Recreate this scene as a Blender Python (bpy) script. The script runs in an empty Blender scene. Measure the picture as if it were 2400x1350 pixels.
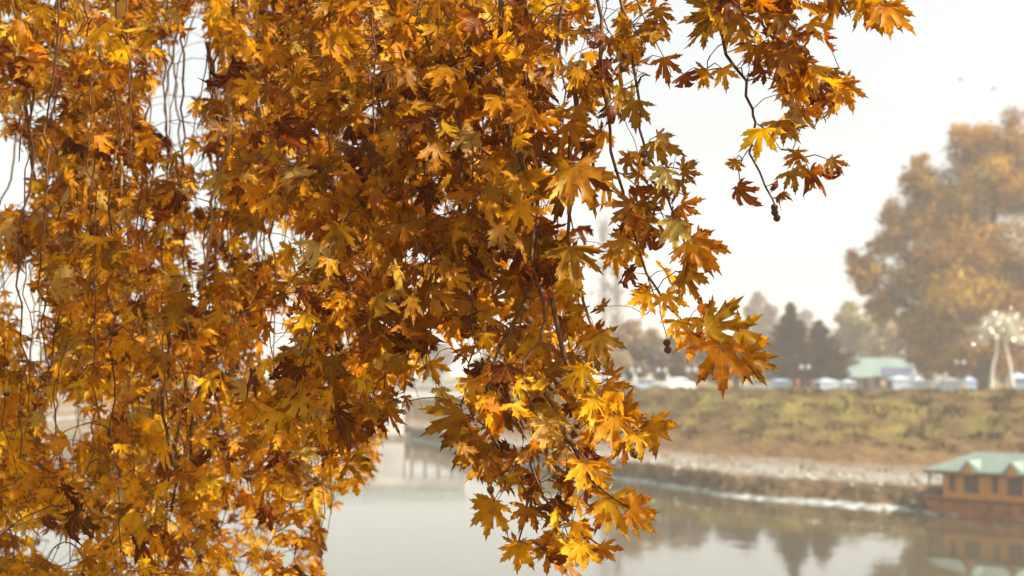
import bpy, bmesh, math, random
import numpy as np
from mathutils import Vector, Matrix, noise as mnoise
R = math.radians
rnd = random.Random(7)
rs = np.random.RandomState(11)
scene = bpy.context.scene
COL = scene.collection

# ------------------------------------------------------------------ camera
CAM_H = 7.5
FPX = 3333.0
PITCH = math.atan(205.0 / FPX)
cam_d = bpy.data.cameras.new('camera')
cam = bpy.data.objects.new('camera', cam_d); COL.objects.link(cam)
cam.location = (0, 0, CAM_H)
cam.rotation_euler = (R(90) + PITCH, 0, 0)
cam_d.sensor_width = 36.0
cam_d.lens = 36.0 * FPX / 2400.0
cam_d.clip_start = 0.1; cam_d.clip_end = 9000
cam_d.dof.use_dof = True
cam_d.dof.focus_distance = 4.85
cam_d.dof.aperture_fstop = 2.5
cam_d.dof.aperture_blades = 9
scene.camera = cam

# ------------------------------------------------------------------ sky and sun
SUN_AZ, SUN_EL = R(104), R(42)
world = bpy.data.worlds.new('World'); scene.world = world
world.use_nodes = True
wn = world.node_tree.nodes; wl = world.node_tree.links
for n in list(wn): wn.remove(n)
sky = wn.new('ShaderNodeTexSky'); sky.sky_type = 'NISHITA'; sky.sun_disc = False
sky.sun_elevation = SUN_EL; sky.sun_rotation = SUN_AZ
sky.dust_density = 1.8; sky.air_density = 1.6; sky.ozone_density = 1.0; sky.altitude = 0
hsv = wn.new('ShaderNodeHueSaturation'); hsv.inputs['Saturation'].default_value = 0.12
bgn = wn.new('ShaderNodeBackground'); bgn.inputs['Strength'].default_value = 0.08
wo = wn.new('ShaderNodeOutputWorld')
wl.new(sky.outputs[0], hsv.inputs['Color']); tint = wn.new('ShaderNodeMix'); tint.data_type = 'RGBA'; tint.blend_type = 'MULTIPLY'; tint.inputs['Factor'].default_value = 1; tint.inputs['B'].default_value = (.965, 1.0, 1.01, 1)
wl.new(hsv.outputs[0], tint.inputs['A']); wl.new(tint.outputs['Result'], bgn.inputs[0]); wl.new(bgn.outputs[0], wo.inputs[0])
sun_d = bpy.data.lights.new('sun', 'SUN'); sun_d.energy = 4.9; sun_d.angle = R(0.8); sun_d.color = (1.0, 0.92, 0.79)
sun = bpy.data.objects.new('sun', sun_d); COL.objects.link(sun)
sdir = Vector((math.sin(SUN_AZ) * math.cos(SUN_EL), math.cos(SUN_AZ) * math.cos(SUN_EL), math.sin(SUN_EL)))
sun.rotation_euler = sdir.to_track_quat('Z', 'Y').to_euler(); sun.location = (0, 0, 60)
scene.view_settings.view_transform = 'Standard'; scene.view_settings.look = 'None'
scene.view_settings.gamma = 1; scene.view_settings.exposure = 1.36
scene.render.engine = 'CYCLES'
try:
    scene.cycles.max_bounces = 8; scene.cycles.transmission_bounces = 6; scene.cycles.diffuse_bounces = 4
    scene.cycles.volume_bounces = 1; scene.cycles.sample_clamp_indirect = 4
except Exception: pass

# ------------------------------------------------------------------ helpers
def P(x, y, d):
    """photo position (2400 wide) at distance d along the optical axis -> world"""
    cx, cy = (x - 1200) / FPX * d, -(y - 675) / FPX * d
    c, s = math.cos(PITCH), math.sin(PITCH)
    return Vector((cx, d * c - cy * s, CAM_H + d * s + cy * c))
def PX(v):
    c, s = math.cos(PITCH), math.sin(PITCH)
    y, z = v[1], v[2] - CAM_H
    d = y * c + z * s; u = -y * s + z * c
    return 1200 + v[0] / d * FPX, 675 - u / d * FPX, d
def GX(x, y):   # world X at photo column x for depth y
    return (x - 1200) / FPX * y
def setp(o, **k):
    for a, b in k.items(): o[a] = b
    return o
def thing(name, label, cat, loc=(0, 0, 0), rz=0, group=None):
    o = bpy.data.objects.new(name, None); COL.objects.link(o)
    o.empty_display_size = 0.2; o.location = loc; o.rotation_euler = (0, 0, rz)
    o['label'] = label; o['category'] = cat
    if group: o['group'] = group
    return o
def link(name, me, mat, parent=None, smooth=False):
    o = bpy.data.objects.new(name, me); COL.objects.link(o)
    if mat is not None:
        for m in (mat if isinstance(mat, (list, tuple)) else [mat]): me.materials.append(m)
    if parent: o.parent = parent
    if smooth and len(me.polygons):
        me.polygons.foreach_set('use_smooth', np.ones(len(me.polygons), bool))
    return o
def pym(name, v, f, mat, parent=None, smooth=False):
    me = bpy.data.meshes.new(name); me.from_pydata([tuple(a) for a in v], [], [tuple(a) for a in f]); me.update()
    return link(name, me, mat, parent, smooth)
def np_mesh(name, V, F, mat, parent=None, smooth=True, attrs=None, cols=None):
    """V (n,3), F (m,3|4) arrays"""
    me = bpy.data.meshes.new(name)
    k = F.shape[1]
    me.vertices.add(len(V)); me.vertices.foreach_set('co', V.astype(np.float32).ravel())
    me.loops.add(F.size); me.loops.foreach_set('vertex_index', F.astype(np.int32).ravel())
    me.polygons.add(len(F))
    me.polygons.foreach_set('loop_start', np.arange(0, F.size, k, dtype=np.int32))
    me.polygons.foreach_set('loop_total', np.full(len(F), k, np.int32))
    me.update(calc_edges=True)
    for n, a in (attrs or {}).items():
        t = me.attributes.new(n, 'FLOAT', 'POINT'); t.data.foreach_set('value', a.astype(np.float32))
    for n, a in (cols or {}).items():
        t = me.attributes.new(n, 'FLOAT_COLOR', 'POINT')
        c = np.ones((len(V), 4), np.float32); c[:, :3] = a; t.data.foreach_set('color', c.ravel())
    return link(name, me, mat, parent, smooth)

class MB:
    def __init__(s): s.v = []; s.f = []
    def box(s, a, b):
        n = len(s.v); x0, y0, z0 = a; x1, y1, z1 = b
        s.v += [(x0,y0,z0),(x1,y0,z0),(x1,y1,z0),(x0,y1,z0),(x0,y0,z1),(x1,y0,z1),(x1,y1,z1),(x0,y1,z1)]
        s.f += [(n,n+3,n+2,n+1),(n+4,n+5,n+6,n+7),(n,n+1,n+5,n+4),(n+1,n+2,n+6,n+5),(n+2,n+3,n+7,n+6),(n+3,n,n+4,n+7)]
    def poly(s, pts):
        n = len(s.v); s.v += [tuple(p) for p in pts]; s.f.append(tuple(range(n, n + len(pts))))
    def prism(s, prof, y0, y1):     # profile in xz, extruded along y
        n = len(s.v); k = len(prof)
        s.v += [(p[0], y0, p[1]) for p in prof] + [(p[0], y1, p[1]) for p in prof]
        s.f.append(tuple(range(n, n + k))); s.f.append(tuple(range(n + 2*k - 1, n + k - 1, -1)))
        for i in range(k):
            j = (i + 1) % k; s.f.append((n + j, n + i, n + k + i, n + k + j))
    def tube(s, pts, rad, k=5):
        n0 = len(s.v); pts = [Vector(p) for p in pts]
        up = None
        for i, p in enumerate(pts):
            t = (pts[min(i+1, len(pts)-1)] - pts[max(i-1, 0)])
            if t.length < 1e-9: t = Vector((0, 0, 1))
            t.normalize()
            if up is None: up = t.orthogonal().normalized()
            a = (up - t * up.dot(t))
            if a.length < 1e-6: a = t.orthogonal()
            a.normalize(); up = a; b = t.cross(a)
            r = rad[i] if isinstance(rad, (list, tuple)) else rad
            for j in range(k):
                an = 2 * math.pi * j / k
                s.v.append(tuple(p + a * (r * math.cos(an)) + b * (r * math.sin(an))))
        for i in range(len(pts) - 1):
            for j in range(k):
                q = (j + 1) % k; u = n0 + i * k
                s.f.append((u + j, u + q, u + k + q, u + k + j))
        s.f.append(tuple(n0 + j for j in range(k))[::-1]); m = n0 + (len(pts)-1) * k
        s.f.append(tuple(m + j for j in range(k)))
    def ball(s, c, r, seg=10, rings=6, sq=1.0):
        n = len(s.v); c = Vector(c)
        s.v.append((c.x, c.y, c.z - r*sq))
        for i in range(1, rings):
            a = -math.pi/2 + math.pi * i / rings
            for j in range(seg):
                b = 2*math.pi*j/seg
                s.v.append((c.x + r*math.cos(a)*math.cos(b), c.y + r*math.cos(a)*math.sin(b), c.z + r*sq*math.sin(a)))
        s.v.append((c.x, c.y, c.z + r*sq)); t = len(s.v) - 1
        for j in range(seg):
            q = (j+1) % seg
            s.f.append((n, n+1+q, n+1+j)); s.f.append((t, n+1+(rings-2)*seg+j, n+1+(rings-2)*seg+q))
            for i in range(rings-2):
                u = n+1+i*seg; s.f.append((u+j, u+q, u+seg+q, u+seg+j))
    def build(s, name, mat, parent=None, smooth=False): return pym(name, s.v, s.f, mat, parent, smooth)

# ------------------------------------------------------------------ materials
def new_mat(name):
    m = bpy.data.materials.new(name); m.use_nodes = True
    nt = m.node_tree; b = nt.nodes['Principled BSDF']
    return m, nt, b
def N(nt, t, **k):
    n = nt.nodes.new(t)
    for a, v in k.items():
        if a.startswith('i_'): n.inputs[a[2:].replace('_', ' ')].default_value = v
        else: setattr(n, a, v)
    return n
def ramp(nt, stops, interp='LINEAR'):
    r = nt.nodes.new('ShaderNodeValToRGB'); e = r.color_ramp.elements; r.color_ramp.interpolation = interp
    while len(e) > 1: e.remove(e[-1])
    e[0].position = stops[0][0]; e[0].color = (*stops[0][1], 1)
    for p, c in stops[1:]:
        x = e.new(p); x.color = (*c, 1)
    return r
def plain(name, c, rough=0.7, var=0.25, scale=3.0, bump=0.0, spec=0.3, metal=0.0):
    m, nt, b = new_mat(name)
    tc = N(nt, 'ShaderNodeTexCoord'); no = N(nt, 'ShaderNodeTexNoise'); no.inputs['Scale'].default_value = scale; no.inputs['Detail'].default_value = 6
    nt.links.new(tc.outputs['Object'], no.inputs['Vector'])
    lo = tuple(x * (1 - var) for x in c); hi = tuple(min(1, x * (1 + var)) for x in c)
    r = ramp(nt, [(0.3, lo), (0.7, hi)]); nt.links.new(no.outputs['Fac'], r.inputs[0]); nt.links.new(r.outputs[0], b.inputs['Base Color'])
    b.inputs['Roughness'].default_value = rough; b.inputs['Specular IOR Level'].default_value = spec; b.inputs['Metallic'].default_value = metal
    if bump:
        bp = N(nt, 'ShaderNodeBump'); bp.inputs['Strength'].default_value = bump; nt.links.new(no.outputs['Fac'], bp.inputs['Height']); nt.links.new(bp.outputs[0], b.inputs['Normal'])
    return m

def leaf_material(name, trans=0.5, veins=True, mott=28.0, gloss=0.42):
    m, nt, b = new_mat(name); L = nt.links
    at = N(nt, 'ShaderNodeAttribute', attribute_name='leaf_colour')
    tc = N(nt, 'ShaderNodeTexCoord')
    no = N(nt, 'ShaderNodeTexNoise'); no.inputs['Scale'].default_value = mott; no.inputs['Detail'].default_value = 5
    L.new(tc.outputs['Object'], no.inputs['Vector'])
    mr = ramp(nt, [(0.30, (0.30, 0.20, 0.15)), (0.40, (0.72, 0.6, 0.5)), (0.52, (1, 1, 1)), (0.75, (1.0, 1.0, 1.0))]); L.new(no.outputs['Fac'], mr.inputs[0])
    mx = N(nt, 'ShaderNodeMix', data_type='RGBA', blend_type='MULTIPLY'); mx.inputs['Factor'].default_value = 0.8
    L.new(at.outputs['Color'], mx.inputs['A']); L.new(mr.outputs[0], mx.inputs['B'])
    col = mx.outputs['Result']
    if veins:
        va = N(nt, 'ShaderNodeAttribute', attribute_name='vein')
        vr = ramp(nt, [(0.86, (0, 0, 0)), (0.97, (1, 1, 1))]); L.new(va.outputs['Fac'], vr.inputs[0])
        br = N(nt, 'ShaderNodeMix', data_type='RGBA', blend_type='MIX'); br.inputs['B'].default_value = (0.55, 0.33, 0.06, 1)
        ml = N(nt, 'ShaderNodeMath', operation='MULTIPLY'); ml.inputs[1].default_value = 0.45
        L.new(vr.outputs[0], ml.inputs[0]); L.new(ml.outputs[0], br.inputs['Factor']); L.new(col, br.inputs['A'])
        col = br.outputs['Result']
    L.new(col, b.inputs['Base Color']); b.inputs['Roughness'].default_value = gloss; b.inputs['Specular IOR Level'].default_value = 0.14
    tr = N(nt, 'ShaderNodeBsdfTranslucent')
    g = N(nt, 'ShaderNodeMix', data_type='RGBA', blend_type='MULTIPLY'); g.inputs['Factor'].default_value = 1.0; g.inputs['B'].default_value = (1.0, 0.86, 0.40, 1)
    L.new(col, g.inputs['A']); L.new(g.outputs['Result'], tr.inputs['Color'])
    bp = N(nt, 'ShaderNodeBump'); bp.inputs['Strength'].default_value = 0.25; bp.inputs['Distance'].default_value = 0.01
    L.new(no.outputs['Fac'], bp.inputs['Height']); L.new(bp.outputs[0], b.inputs['Normal'])
    ms = N(nt, 'ShaderNodeMixShader'); ms.inputs[0].default_value = trans
    L.new(b.outputs[0], ms.inputs[1]); L.new(tr.outputs[0], ms.inputs[2])
    L.new(ms.outputs[0], nt.nodes['Material Output'].inputs['Surface'])
    return m
M_LEAF = leaf_material('plane leaf', 0.58)
M_FAR = leaf_material('distant foliage', 0.3, veins=False, mott=0.35, gloss=0.7)
M_BARK = plain('twig bark', (0.12, 0.052, 0.016), 0.8, 0.5, 40, 0.4)
M_LIMB = plain('limb bark', (0.34, 0.20, 0.08), 0.75, 0.5, 6, 0.3)
M_FTRUNK = plain('distant bark', (0.10, 0.07, 0.05), 0.9, 0.4, 2, 0.3)
M_SEED = plain('seed ball', (0.09, 0.045, 0.015), 0.95, 0.5, 300, 0.8)

# ------------------------------------------------------------------ terrain (one sheet), water
WL = [(-2500, 2600), (-400, 900), (-100, 420), (-40, 262), (-22, 200), (-11, 165), (0, 124), (7.8, 103), (14, 89), (22.5, 77), (40, 64), (90, 48), (300, 40), (2500, 40)]
WLx = np.array([a for a, b in WL], float); WLy = np.array([b for a, b in WL], float)
PRX = np.array([-400, -30, -6, -1.5, 0, 1.8, 2.6, 4.0, 9, 22, 36, 50, 54, 60, 78, 3000], float)
PRZ = np.array([-2.5, -2.2, -1.2, -.35, 0, .18, 1.15, 1.3, 1.4, 1.55, 3.5, 6.05, 6.2, 5.6, 5.45, 5.5], float)
def smooth_noise(X, Y, s, seed):
    r = np.random.RandomState(seed); out = np.zeros_like(X)
    for k in range(10):
        a = r.rand() * 6.283; f = (0.6 + 0.9 * r.rand()) / s; p = r.rand() * 6.283
        out += np.sin((X * math.cos(a) + Y * math.sin(a)) * f * 6.283 + p)
    return out / 4.0
def ground_z(X, Y):
    X = np.asarray(X, float); Y = np.asarray(Y, float)
    u = Y - np.interp(X, WLx, WLy)
    u = u + smooth_noise(X, Y, 17, 3) * 1.2 + smooth_noise(X, Y, 6, 4) * 0.7
    far = np.interp(u, PRX, PRZ)
    near = np.interp(Y, [-4000, 8.5, 12, 29, 33, 60], [5.9, 5.9, 5.3, 0.1, -1, -3])
    left = np.interp(-(X + 80), [-60, 0, 12, 4000], [-3, 0, 5.6, 5.8])
    z = np.maximum(np.maximum(far, near), left)
    amp = np.clip((z - 0.3) / 3, 0, 1) * np.clip((Y - 35) / 30, 0, 1)
    return z + amp * (smooth_noise(X, Y, 7, 5) * 0.16 + smooth_noise(X, Y, 2.6, 6) * 0.09)
def gz(x, y): return float(ground_z(np.array([x]), np.array([y]))[0])
def axis(parts):
    out = []
    for a, b, n in parts: out += list(np.linspace(a, b, n, endpoint=False))
    return np.array(out + [parts[-1][1]])
gx = axis([(-3000, -300, 20), (-300, -60, 40), (-60, -15, 60), (-15, 70, 190), (70, 200, 40), (200, 3000, 24)])
gy = axis([(-400, -20, 10), (-20, 40, 40), (40, 70, 30), (70, 230, 260), (230, 420, 60), (420, 3500, 30)])
GXX, GYY = np.meshgrid(gx, gy); GZZ = ground_z(GXX, GYY)
V = np.stack([GXX.ravel(), GYY.ravel(), GZZ.ravel()], 1)
nx, ny = len(gx), len(gy)
ii, jj = np.meshgrid(np.arange(nx - 1), np.arange(ny - 1)); a = (jj * nx + ii).ravel()
F = np.stack([a, a + 1, a + nx + 1, a + nx], 1)

def ground_mat(name, tuft=False):
    m, nt, b = new_mat(name); L = nt.links
    ge = N(nt, 'ShaderNodeNewGeometry'); sp = N(nt, 'ShaderNodeSeparateXYZ'); L.new(ge.outputs['Position'], sp.inputs[0])
    mp = N(nt, 'ShaderNodeMapping'); mp.inputs['Scale'].default_value = (1, 0.55, 1); L.new(ge.outputs['Position'], mp.inputs[0])
    n1 = N(nt, 'ShaderNodeTexNoise'); n1.inputs['Scale'].default_value = 0.33; n1.inputs['Detail'].default_value = 5; n1.inputs['Roughness'].default_value = .62; L.new(mp.outputs[0], n1.inputs['Vector'])
    n2 = N(nt, 'ShaderNodeTexNoise'); n2.inputs['Scale'].default_value = 1.6; n2.inputs['Detail'].default_value = 6; L.new(mp.outputs[0], n2.inputs['Vector'])
    g = ramp(nt, [(0.30, (0.055, 0.028, 0.009)), (0.42, (0.105, 0.060, 0.017)), (0.52, (0.130, 0.088, 0.022)), (0.60, (0.15, 0.118, 0.024)), (0.72, (0.17, 0.10, 0.032))])
    L.new(n1.outputs['Fac'], g.inputs[0])
    # reddish dry weeds near the foot of the bank
    red = ramp(nt, [(0.3, (0.080, 0.040, 0.015)), (0.6, (0.135, 0.078, 0.028)), (0.8, (0.17, 0.125, 0.04))]); L.new(n2.outputs['Fac'], red.inputs[0])
    zz = N(nt, 'ShaderNodeMath', operation='MULTIPLY_ADD'); zz.inputs[1].default_value = 1.6; L.new(n1.outputs['Fac'], zz.inputs[0]); L.new(sp.outputs['Z'], zz.inputs[2])
    zr = N(nt, 'ShaderNodeMapRange'); zr.inputs['From Min'].default_value = 2.9; zr.inputs['From Max'].default_value = 4.4; L.new(zz.outputs[0], zr.inputs['Value'])
    m1 = N(nt, 'ShaderNodeMix', data_type='RGBA'); L.new(zr.outputs[0], m1.inputs['Factor']); L.new(red.outputs[0], m1.inputs['A']); L.new(g.outputs[0], m1.inputs['B'])
    col = m1.outputs['Result']
    if not tuft:
        sand = ramp(nt, [(0.30, (0.11, 0.088, 0.05)), (0.45, (0.21, 0.21, 0.18)), (0.62, (0.38, 0.42, 0.43))]); L.new(n2.outputs['Fac'], sand.inputs[0])
        mud = ramp(nt, [(0.35, (0.075, 0.045, 0.022)), (0.65, (0.17, 0.11, 0.055))]); L.new(n2.outputs['Fac'], mud.inputs[0])
        s1 = N(nt, 'ShaderNodeMapRange'); s1.inputs['From Min'].default_value = 1.50; s1.inputs['From Max'].default_value = 1.85
        ad = N(nt, 'ShaderNodeMath', operation='MULTIPLY_ADD'); ad.inputs[1].default_value = 0.5; L.new(n2.outputs['Fac'], ad.inputs[0]); L.new(sp.outputs['Z'], ad.inputs[2]); L.new(ad.outputs[0], s1.inputs['Value'])
        m2 = N(nt, 'ShaderNodeMix', data_type='RGBA'); L.new(s1.outputs[0], m2.inputs['Factor']); L.new(sand.outputs[0], m2.inputs['A']); L.new(col, m2.inputs['B'])
        # muddy scarp between the silt beach and the sand terrace
        z1 = ramp(nt, [(0.0, (0, 0, 0)), (0.045, (0, 0, 0)), (0.075, (1, 1, 1)), (0.40, (1, 1, 1)), (0.47, (0, 0, 0))])
        dv = N(nt, 'ShaderNodeMath', operation='DIVIDE'); dv.inputs[1].default_value = 3.0; L.new(sp.outputs['Z'], dv.inputs[0]); L.new(dv.outputs[0], z1.inputs[0])
        m3 = N(nt, 'ShaderNodeMix', data_type='RGBA'); L.new(z1.outputs[0], m3.inputs['Factor']); L.new(m2.outputs['Result'], m3.inputs['A']); L.new(mud.outputs[0], m3.inputs['B'])
        col = m3.outputs['Result']
    L.new(col, b.inputs['Base Color']); b.inputs['Roughness'].default_value = 0.95; b.inputs['Specular IOR Level'].default_value = 0.1
    if not tuft:
        bp = N(nt, 'ShaderNodeBump'); bp.inputs['Strength'].default_value = 0.7; bp.inputs['Distance'].default_value = 0.3; L.new(n2.outputs['Fac'], bp.inputs['Height']); L.new(bp.outputs[0], b.inputs['Normal'])
    return m
M_GROUND = ground_mat('river bank'); M_TUFT = ground_mat('bank grass', True)
setp(np_mesh('ground', V, F, M_GROUND, smooth=True), kind='structure')

mw, nt, b = new_mat('river water')
b.inputs['Base Color'].default_value = (0.06, 0.05, 0.028, 1); b.inputs['Roughness'].default_value = 0.045; b.inputs['IOR'].default_value = 1.6
b.inputs['Specular IOR Level'].default_value = 0.9
ge = N(nt, 'ShaderNodeNewGeometry'); mp = N(nt, 'ShaderNodeMapping'); mp.inputs['Scale'].default_value = (0.8, 0.45, 1)
n1 = N(nt, 'ShaderNodeTexNoise'); n1.inputs['Scale'].default_value = 0.9; n1.inputs['Detail'].default_value = 3
bp = N(nt, 'ShaderNodeBump'); bp.inputs['Strength'].default_value = 0.10; bp.inputs['Distance'].default_value = 0.10
nt.links.new(ge.outputs['Position'], mp.inputs[0]); nt.links.new(mp.outputs[0], n1.inputs['Vector']); nt.links.new(n1.outputs['Fac'], bp.inputs['Height']); nt.links.new(bp.outputs[0], b.inputs['Normal'])
setp(pym('river_water', [(-2900, 20, 0), (2900, 20, 0), (2900, 3400, 0), (-2900, 3400, 0)], [(0, 1, 2, 3)], mw), kind='structure')

# grass and weeds on the far bank: nobody could count them
def tufts(name, n, xr, yr, zmin, zmax, hr, label):
    x = rs.uniform(*xr, n); u = rs.uniform(*yr, n); y = np.interp(x, WLx, WLy) + u
    z = ground_z(x, y); k = (z > zmin) & (z < zmax); x, y, z = x[k], y[k], z[k]; n = len(x)
    h = rs.uniform(*hr, n) * (0.6 + 0.6 * np.clip(smooth_noise(x, y, 4, 9), -0.6, 1)); w = h * rs.uniform(0.25, 0.6, n)
    an = rs.uniform(0, math.pi, n); lx, ly = rs.normal(0, .35, n) * h, rs.normal(0, .35, n) * h
    c, s = np.cos(an) * w, np.sin(an) * w
    V = np.zeros((n, 4, 3)); V[:, 0] = np.stack([x - c, y - s, z - .05], 1); V[:, 1] = np.stack([x + c, y + s, z - .05], 1)
    V[:, 2] = np.stack([x + lx + c * .35, y + ly + s * .35, z + h], 1); V[:, 3] = np.stack([x + lx - c * .7, y + ly - s * .7, z + h * .8], 1)
    F = np.arange(n * 4).reshape(n, 4)
    o = np_mesh(name, V.reshape(-1, 3), F, M_TUFT, smooth=False)
    setp(o, kind='stuff', label=label, category='grass'); return o
tufts('bank_grass', 70000, (-25, 75), (28, 70), 1.9, 9, (0.10, 0.36), 'dry yellow and green weeds covering the far river bank')
tufts('shore_weeds', 5000, (-20, 60), (2, 33), 0.75, 1.9, (0.06, 0.22), 'low dry weeds along the top of the muddy shore')

# stones along the muddy shore
mb = MB()
for i in range(70):
    x = rnd.uniform(2, 30); u = rnd.uniform(0.5, 8); y = float(np.interp(x, WLx, WLy)) + u; z = gz(x, y)
    if z > 0: mb.ball((x, y, z + .02), rnd.uniform(.06, .25), 6, 4, .6)
setp(mb.build('shore_stones', plain('stone', (.42, .38, .30), .9, .4, 3)), kind='stuff', label='scattered pale stones on the muddy shore', category='stones')

# ------------------------------------------------------------------ distant trees
def blob_crown(blobs, n, size, pal, seed, flat=0.75, shell=0.75):
    r = np.random.RandomState(seed)
    B = np.array([(b[0], b[1], b[2], b[3]) for b in blobs], float)
    w = B[:, 3] ** 2; idx = r.choice(len(B), n, p=w / w.sum())
    d = r.normal(size=(n, 3)); d /= np.linalg.norm(d, axis=1)[:, None]
    rad = B[idx, 3] * np.clip(shell + r.normal(0, .21, n), .15, 1.22) ** 1.0
    # bumpy surface
    rad *= 1 + 0.18 * np.sin(d[:, 0] * 7 + idx) * np.sin(d[:, 2] * 6 + idx * 2) + 0.1 * np.sin(d[:, 1] * 13 + idx)
    c = B[idx, :3] + d * rad[:, None] * np.array([1, 1, flat])
    nrm = d + r.normal(0, .6, (n, 3)); nrm /= np.linalg.norm(nrm, axis=1)[:, None]
    t = np.cross(nrm, r.normal(size=(n, 3))); t /= np.linalg.norm(t, axis=1)[:, None]; b2 = np.cross(nrm, t)
    s = size * r.uniform(.5, 1.3, n)[:, None]
    V = np.stack([c - t * s, c - b2 * s * .55, c + t * s, c + b2 * s * .55], 1).reshape(-1, 3)
    F = np.arange(n * 4).reshape(n, 4)
    pal = np.array(pal); bc = r.randint(0, len(pal), len(B)); mixc = pal[bc[idx]]
    alt = pal[r.randint(0, len(pal), n)]; col = mixc * .6 + alt * .4; col = col * r.uniform(.75, 1.25, n)[:, None]
    return V, F, np.repeat(col, 4, 0)
def crown_obj(parent, blobs, n, size, pal, seed, **k):
    V, F, c = blob_crown(blobs, n, size, pal, seed, **k)
    return np_mesh('crown', V, F, M_FAR, parent, smooth=False, cols={'leaf_colour': c})
def limbs(mb, base, targets, r0, rr, wob=.5):
    for t in targets:
        b = Vector(base); t = Vector(t); pts = []
        for i in range(7):
            f = i / 6; p = b.lerp(t, f); p.z = b.z + (t.z - b.z) * f ** .8
            p += Vector((rr.uniform(-wob, wob), rr.uniform(-wob, wob), 0)) * math.sin(f * 3.1); pts.append(p)
        mb.tube(pts, [r0 * (1 - .85 * i / 6) for i in range(7)], 6)

GOLD = [(.46, .235, .02), (.52, .30, .022), (.38, .17, .012), (.56, .37, .03), (.30, .13, .012)]
# the big golden tree on the right
def ptree(name, label, cat, depth, px0, blobs_px, n, size, pal, seed, trunk_px=None, trunk_r=.5, group=None, flat=.85, shell=.75, sub=2, yspread=.5, nlimb=7):
    """blobs_px: (x, y, r) in photo pixels at this tree's own distance"""
    rr = random.Random(seed)
    bx = GX(px0, depth); bz = gz(bx, depth) if depth < 3000 else 5.5
    t = thing(name, label, cat, (bx, depth, bz), 0, group)
    bl = []
    for (x, y, r) in blobs_px:
        w = P(x, y, depth); R_ = r / FPX * depth
        c = Vector((w.x - bx, 0, w.z - bz))
        for k in range(sub):
            o = Vector((rr.gauss(0, .45), rr.gauss(0, yspread * 1.2), rr.gauss(0, .4))) * R_ if k else Vector((0, rr.gauss(0, yspread), 0)) * R_
            bl.append((c.x + o.x, c.y + o.y, c.z + o.z, R_ * (1 if not k else rr.uniform(.45, .75))))
    crown_obj(t, bl, n, size, pal, seed, flat=flat, shell=shell)
    mb = MB(); top = max(b[2] for b in bl)
    tr = [(b[0], b[1], b[2]) for b in rr.sample(bl, min(nlimb, len(bl)))]
    fork = (0, 0, max(1.2, top * .13))
    mb.tube([(0, 0, -.4), (0, 0, fork[2] * .5), fork], [trunk_r * 1.25, trunk_r, trunk_r * .9], 9)
    limbs(mb, fork, tr, trunk_r * .6, rr)
    mb.build('trunk', M_FTRUNK, t, True)
    return t
big = [(2255, 300, 26), (2262, 350, 42), (2310, 310, 34), (2345, 330, 55), (2300, 380, 60), (2390, 290, 28), (2395, 350, 60), (2160, 375, 24), (2150, 410, 36), (2175, 440, 48), (2225, 430, 55),
       (2290, 460, 70), (2370, 450, 80), (2110, 495, 36), (2090, 515, 34), (2160, 520, 60), (2100, 560, 45), (2080, 580, 40), (2160, 600, 70), (2250, 570, 80), (2350, 570, 90),
       (2000, 610, 24), (2030, 625, 30), (2005, 650, 24), (2040, 670, 34), (2070, 640, 40), (2120, 680, 60), (2200, 690, 75), (2290, 690, 80), (2380, 690, 80), (2040, 720, 22), (2075, 730, 34),
       (2150, 760, 50), (2190, 800, 50), (2240, 800, 60), (2310, 790, 60), (2390, 790, 70), (2200, 850, 42), (2260, 858, 42), (2330, 855, 45), (2400, 850, 50), (2170, 845, 34), (2145, 800, 30), (2180, 872, 28), (2120, 745, 26), (2135, 770, 26), (2200, 760, 70), (2260, 700, 85), (2180, 650, 62), (2230, 640, 70), (2320, 640, 90), (2250, 830, 60), (2200, 510, 55), (2240, 470, 50),
       (2440, 400, 80), (2470, 520, 90), (2480, 660, 90), (2480, 790, 80)]
ptree('plane_tree', 'huge golden brown tree rising above the far bank behind the white lit tree', 'tree', 160, 2300, big, 170000, .2, GOLD, 21, trunk_r=1.1, sub=5, nlimb=16, shell=.74)
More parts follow.
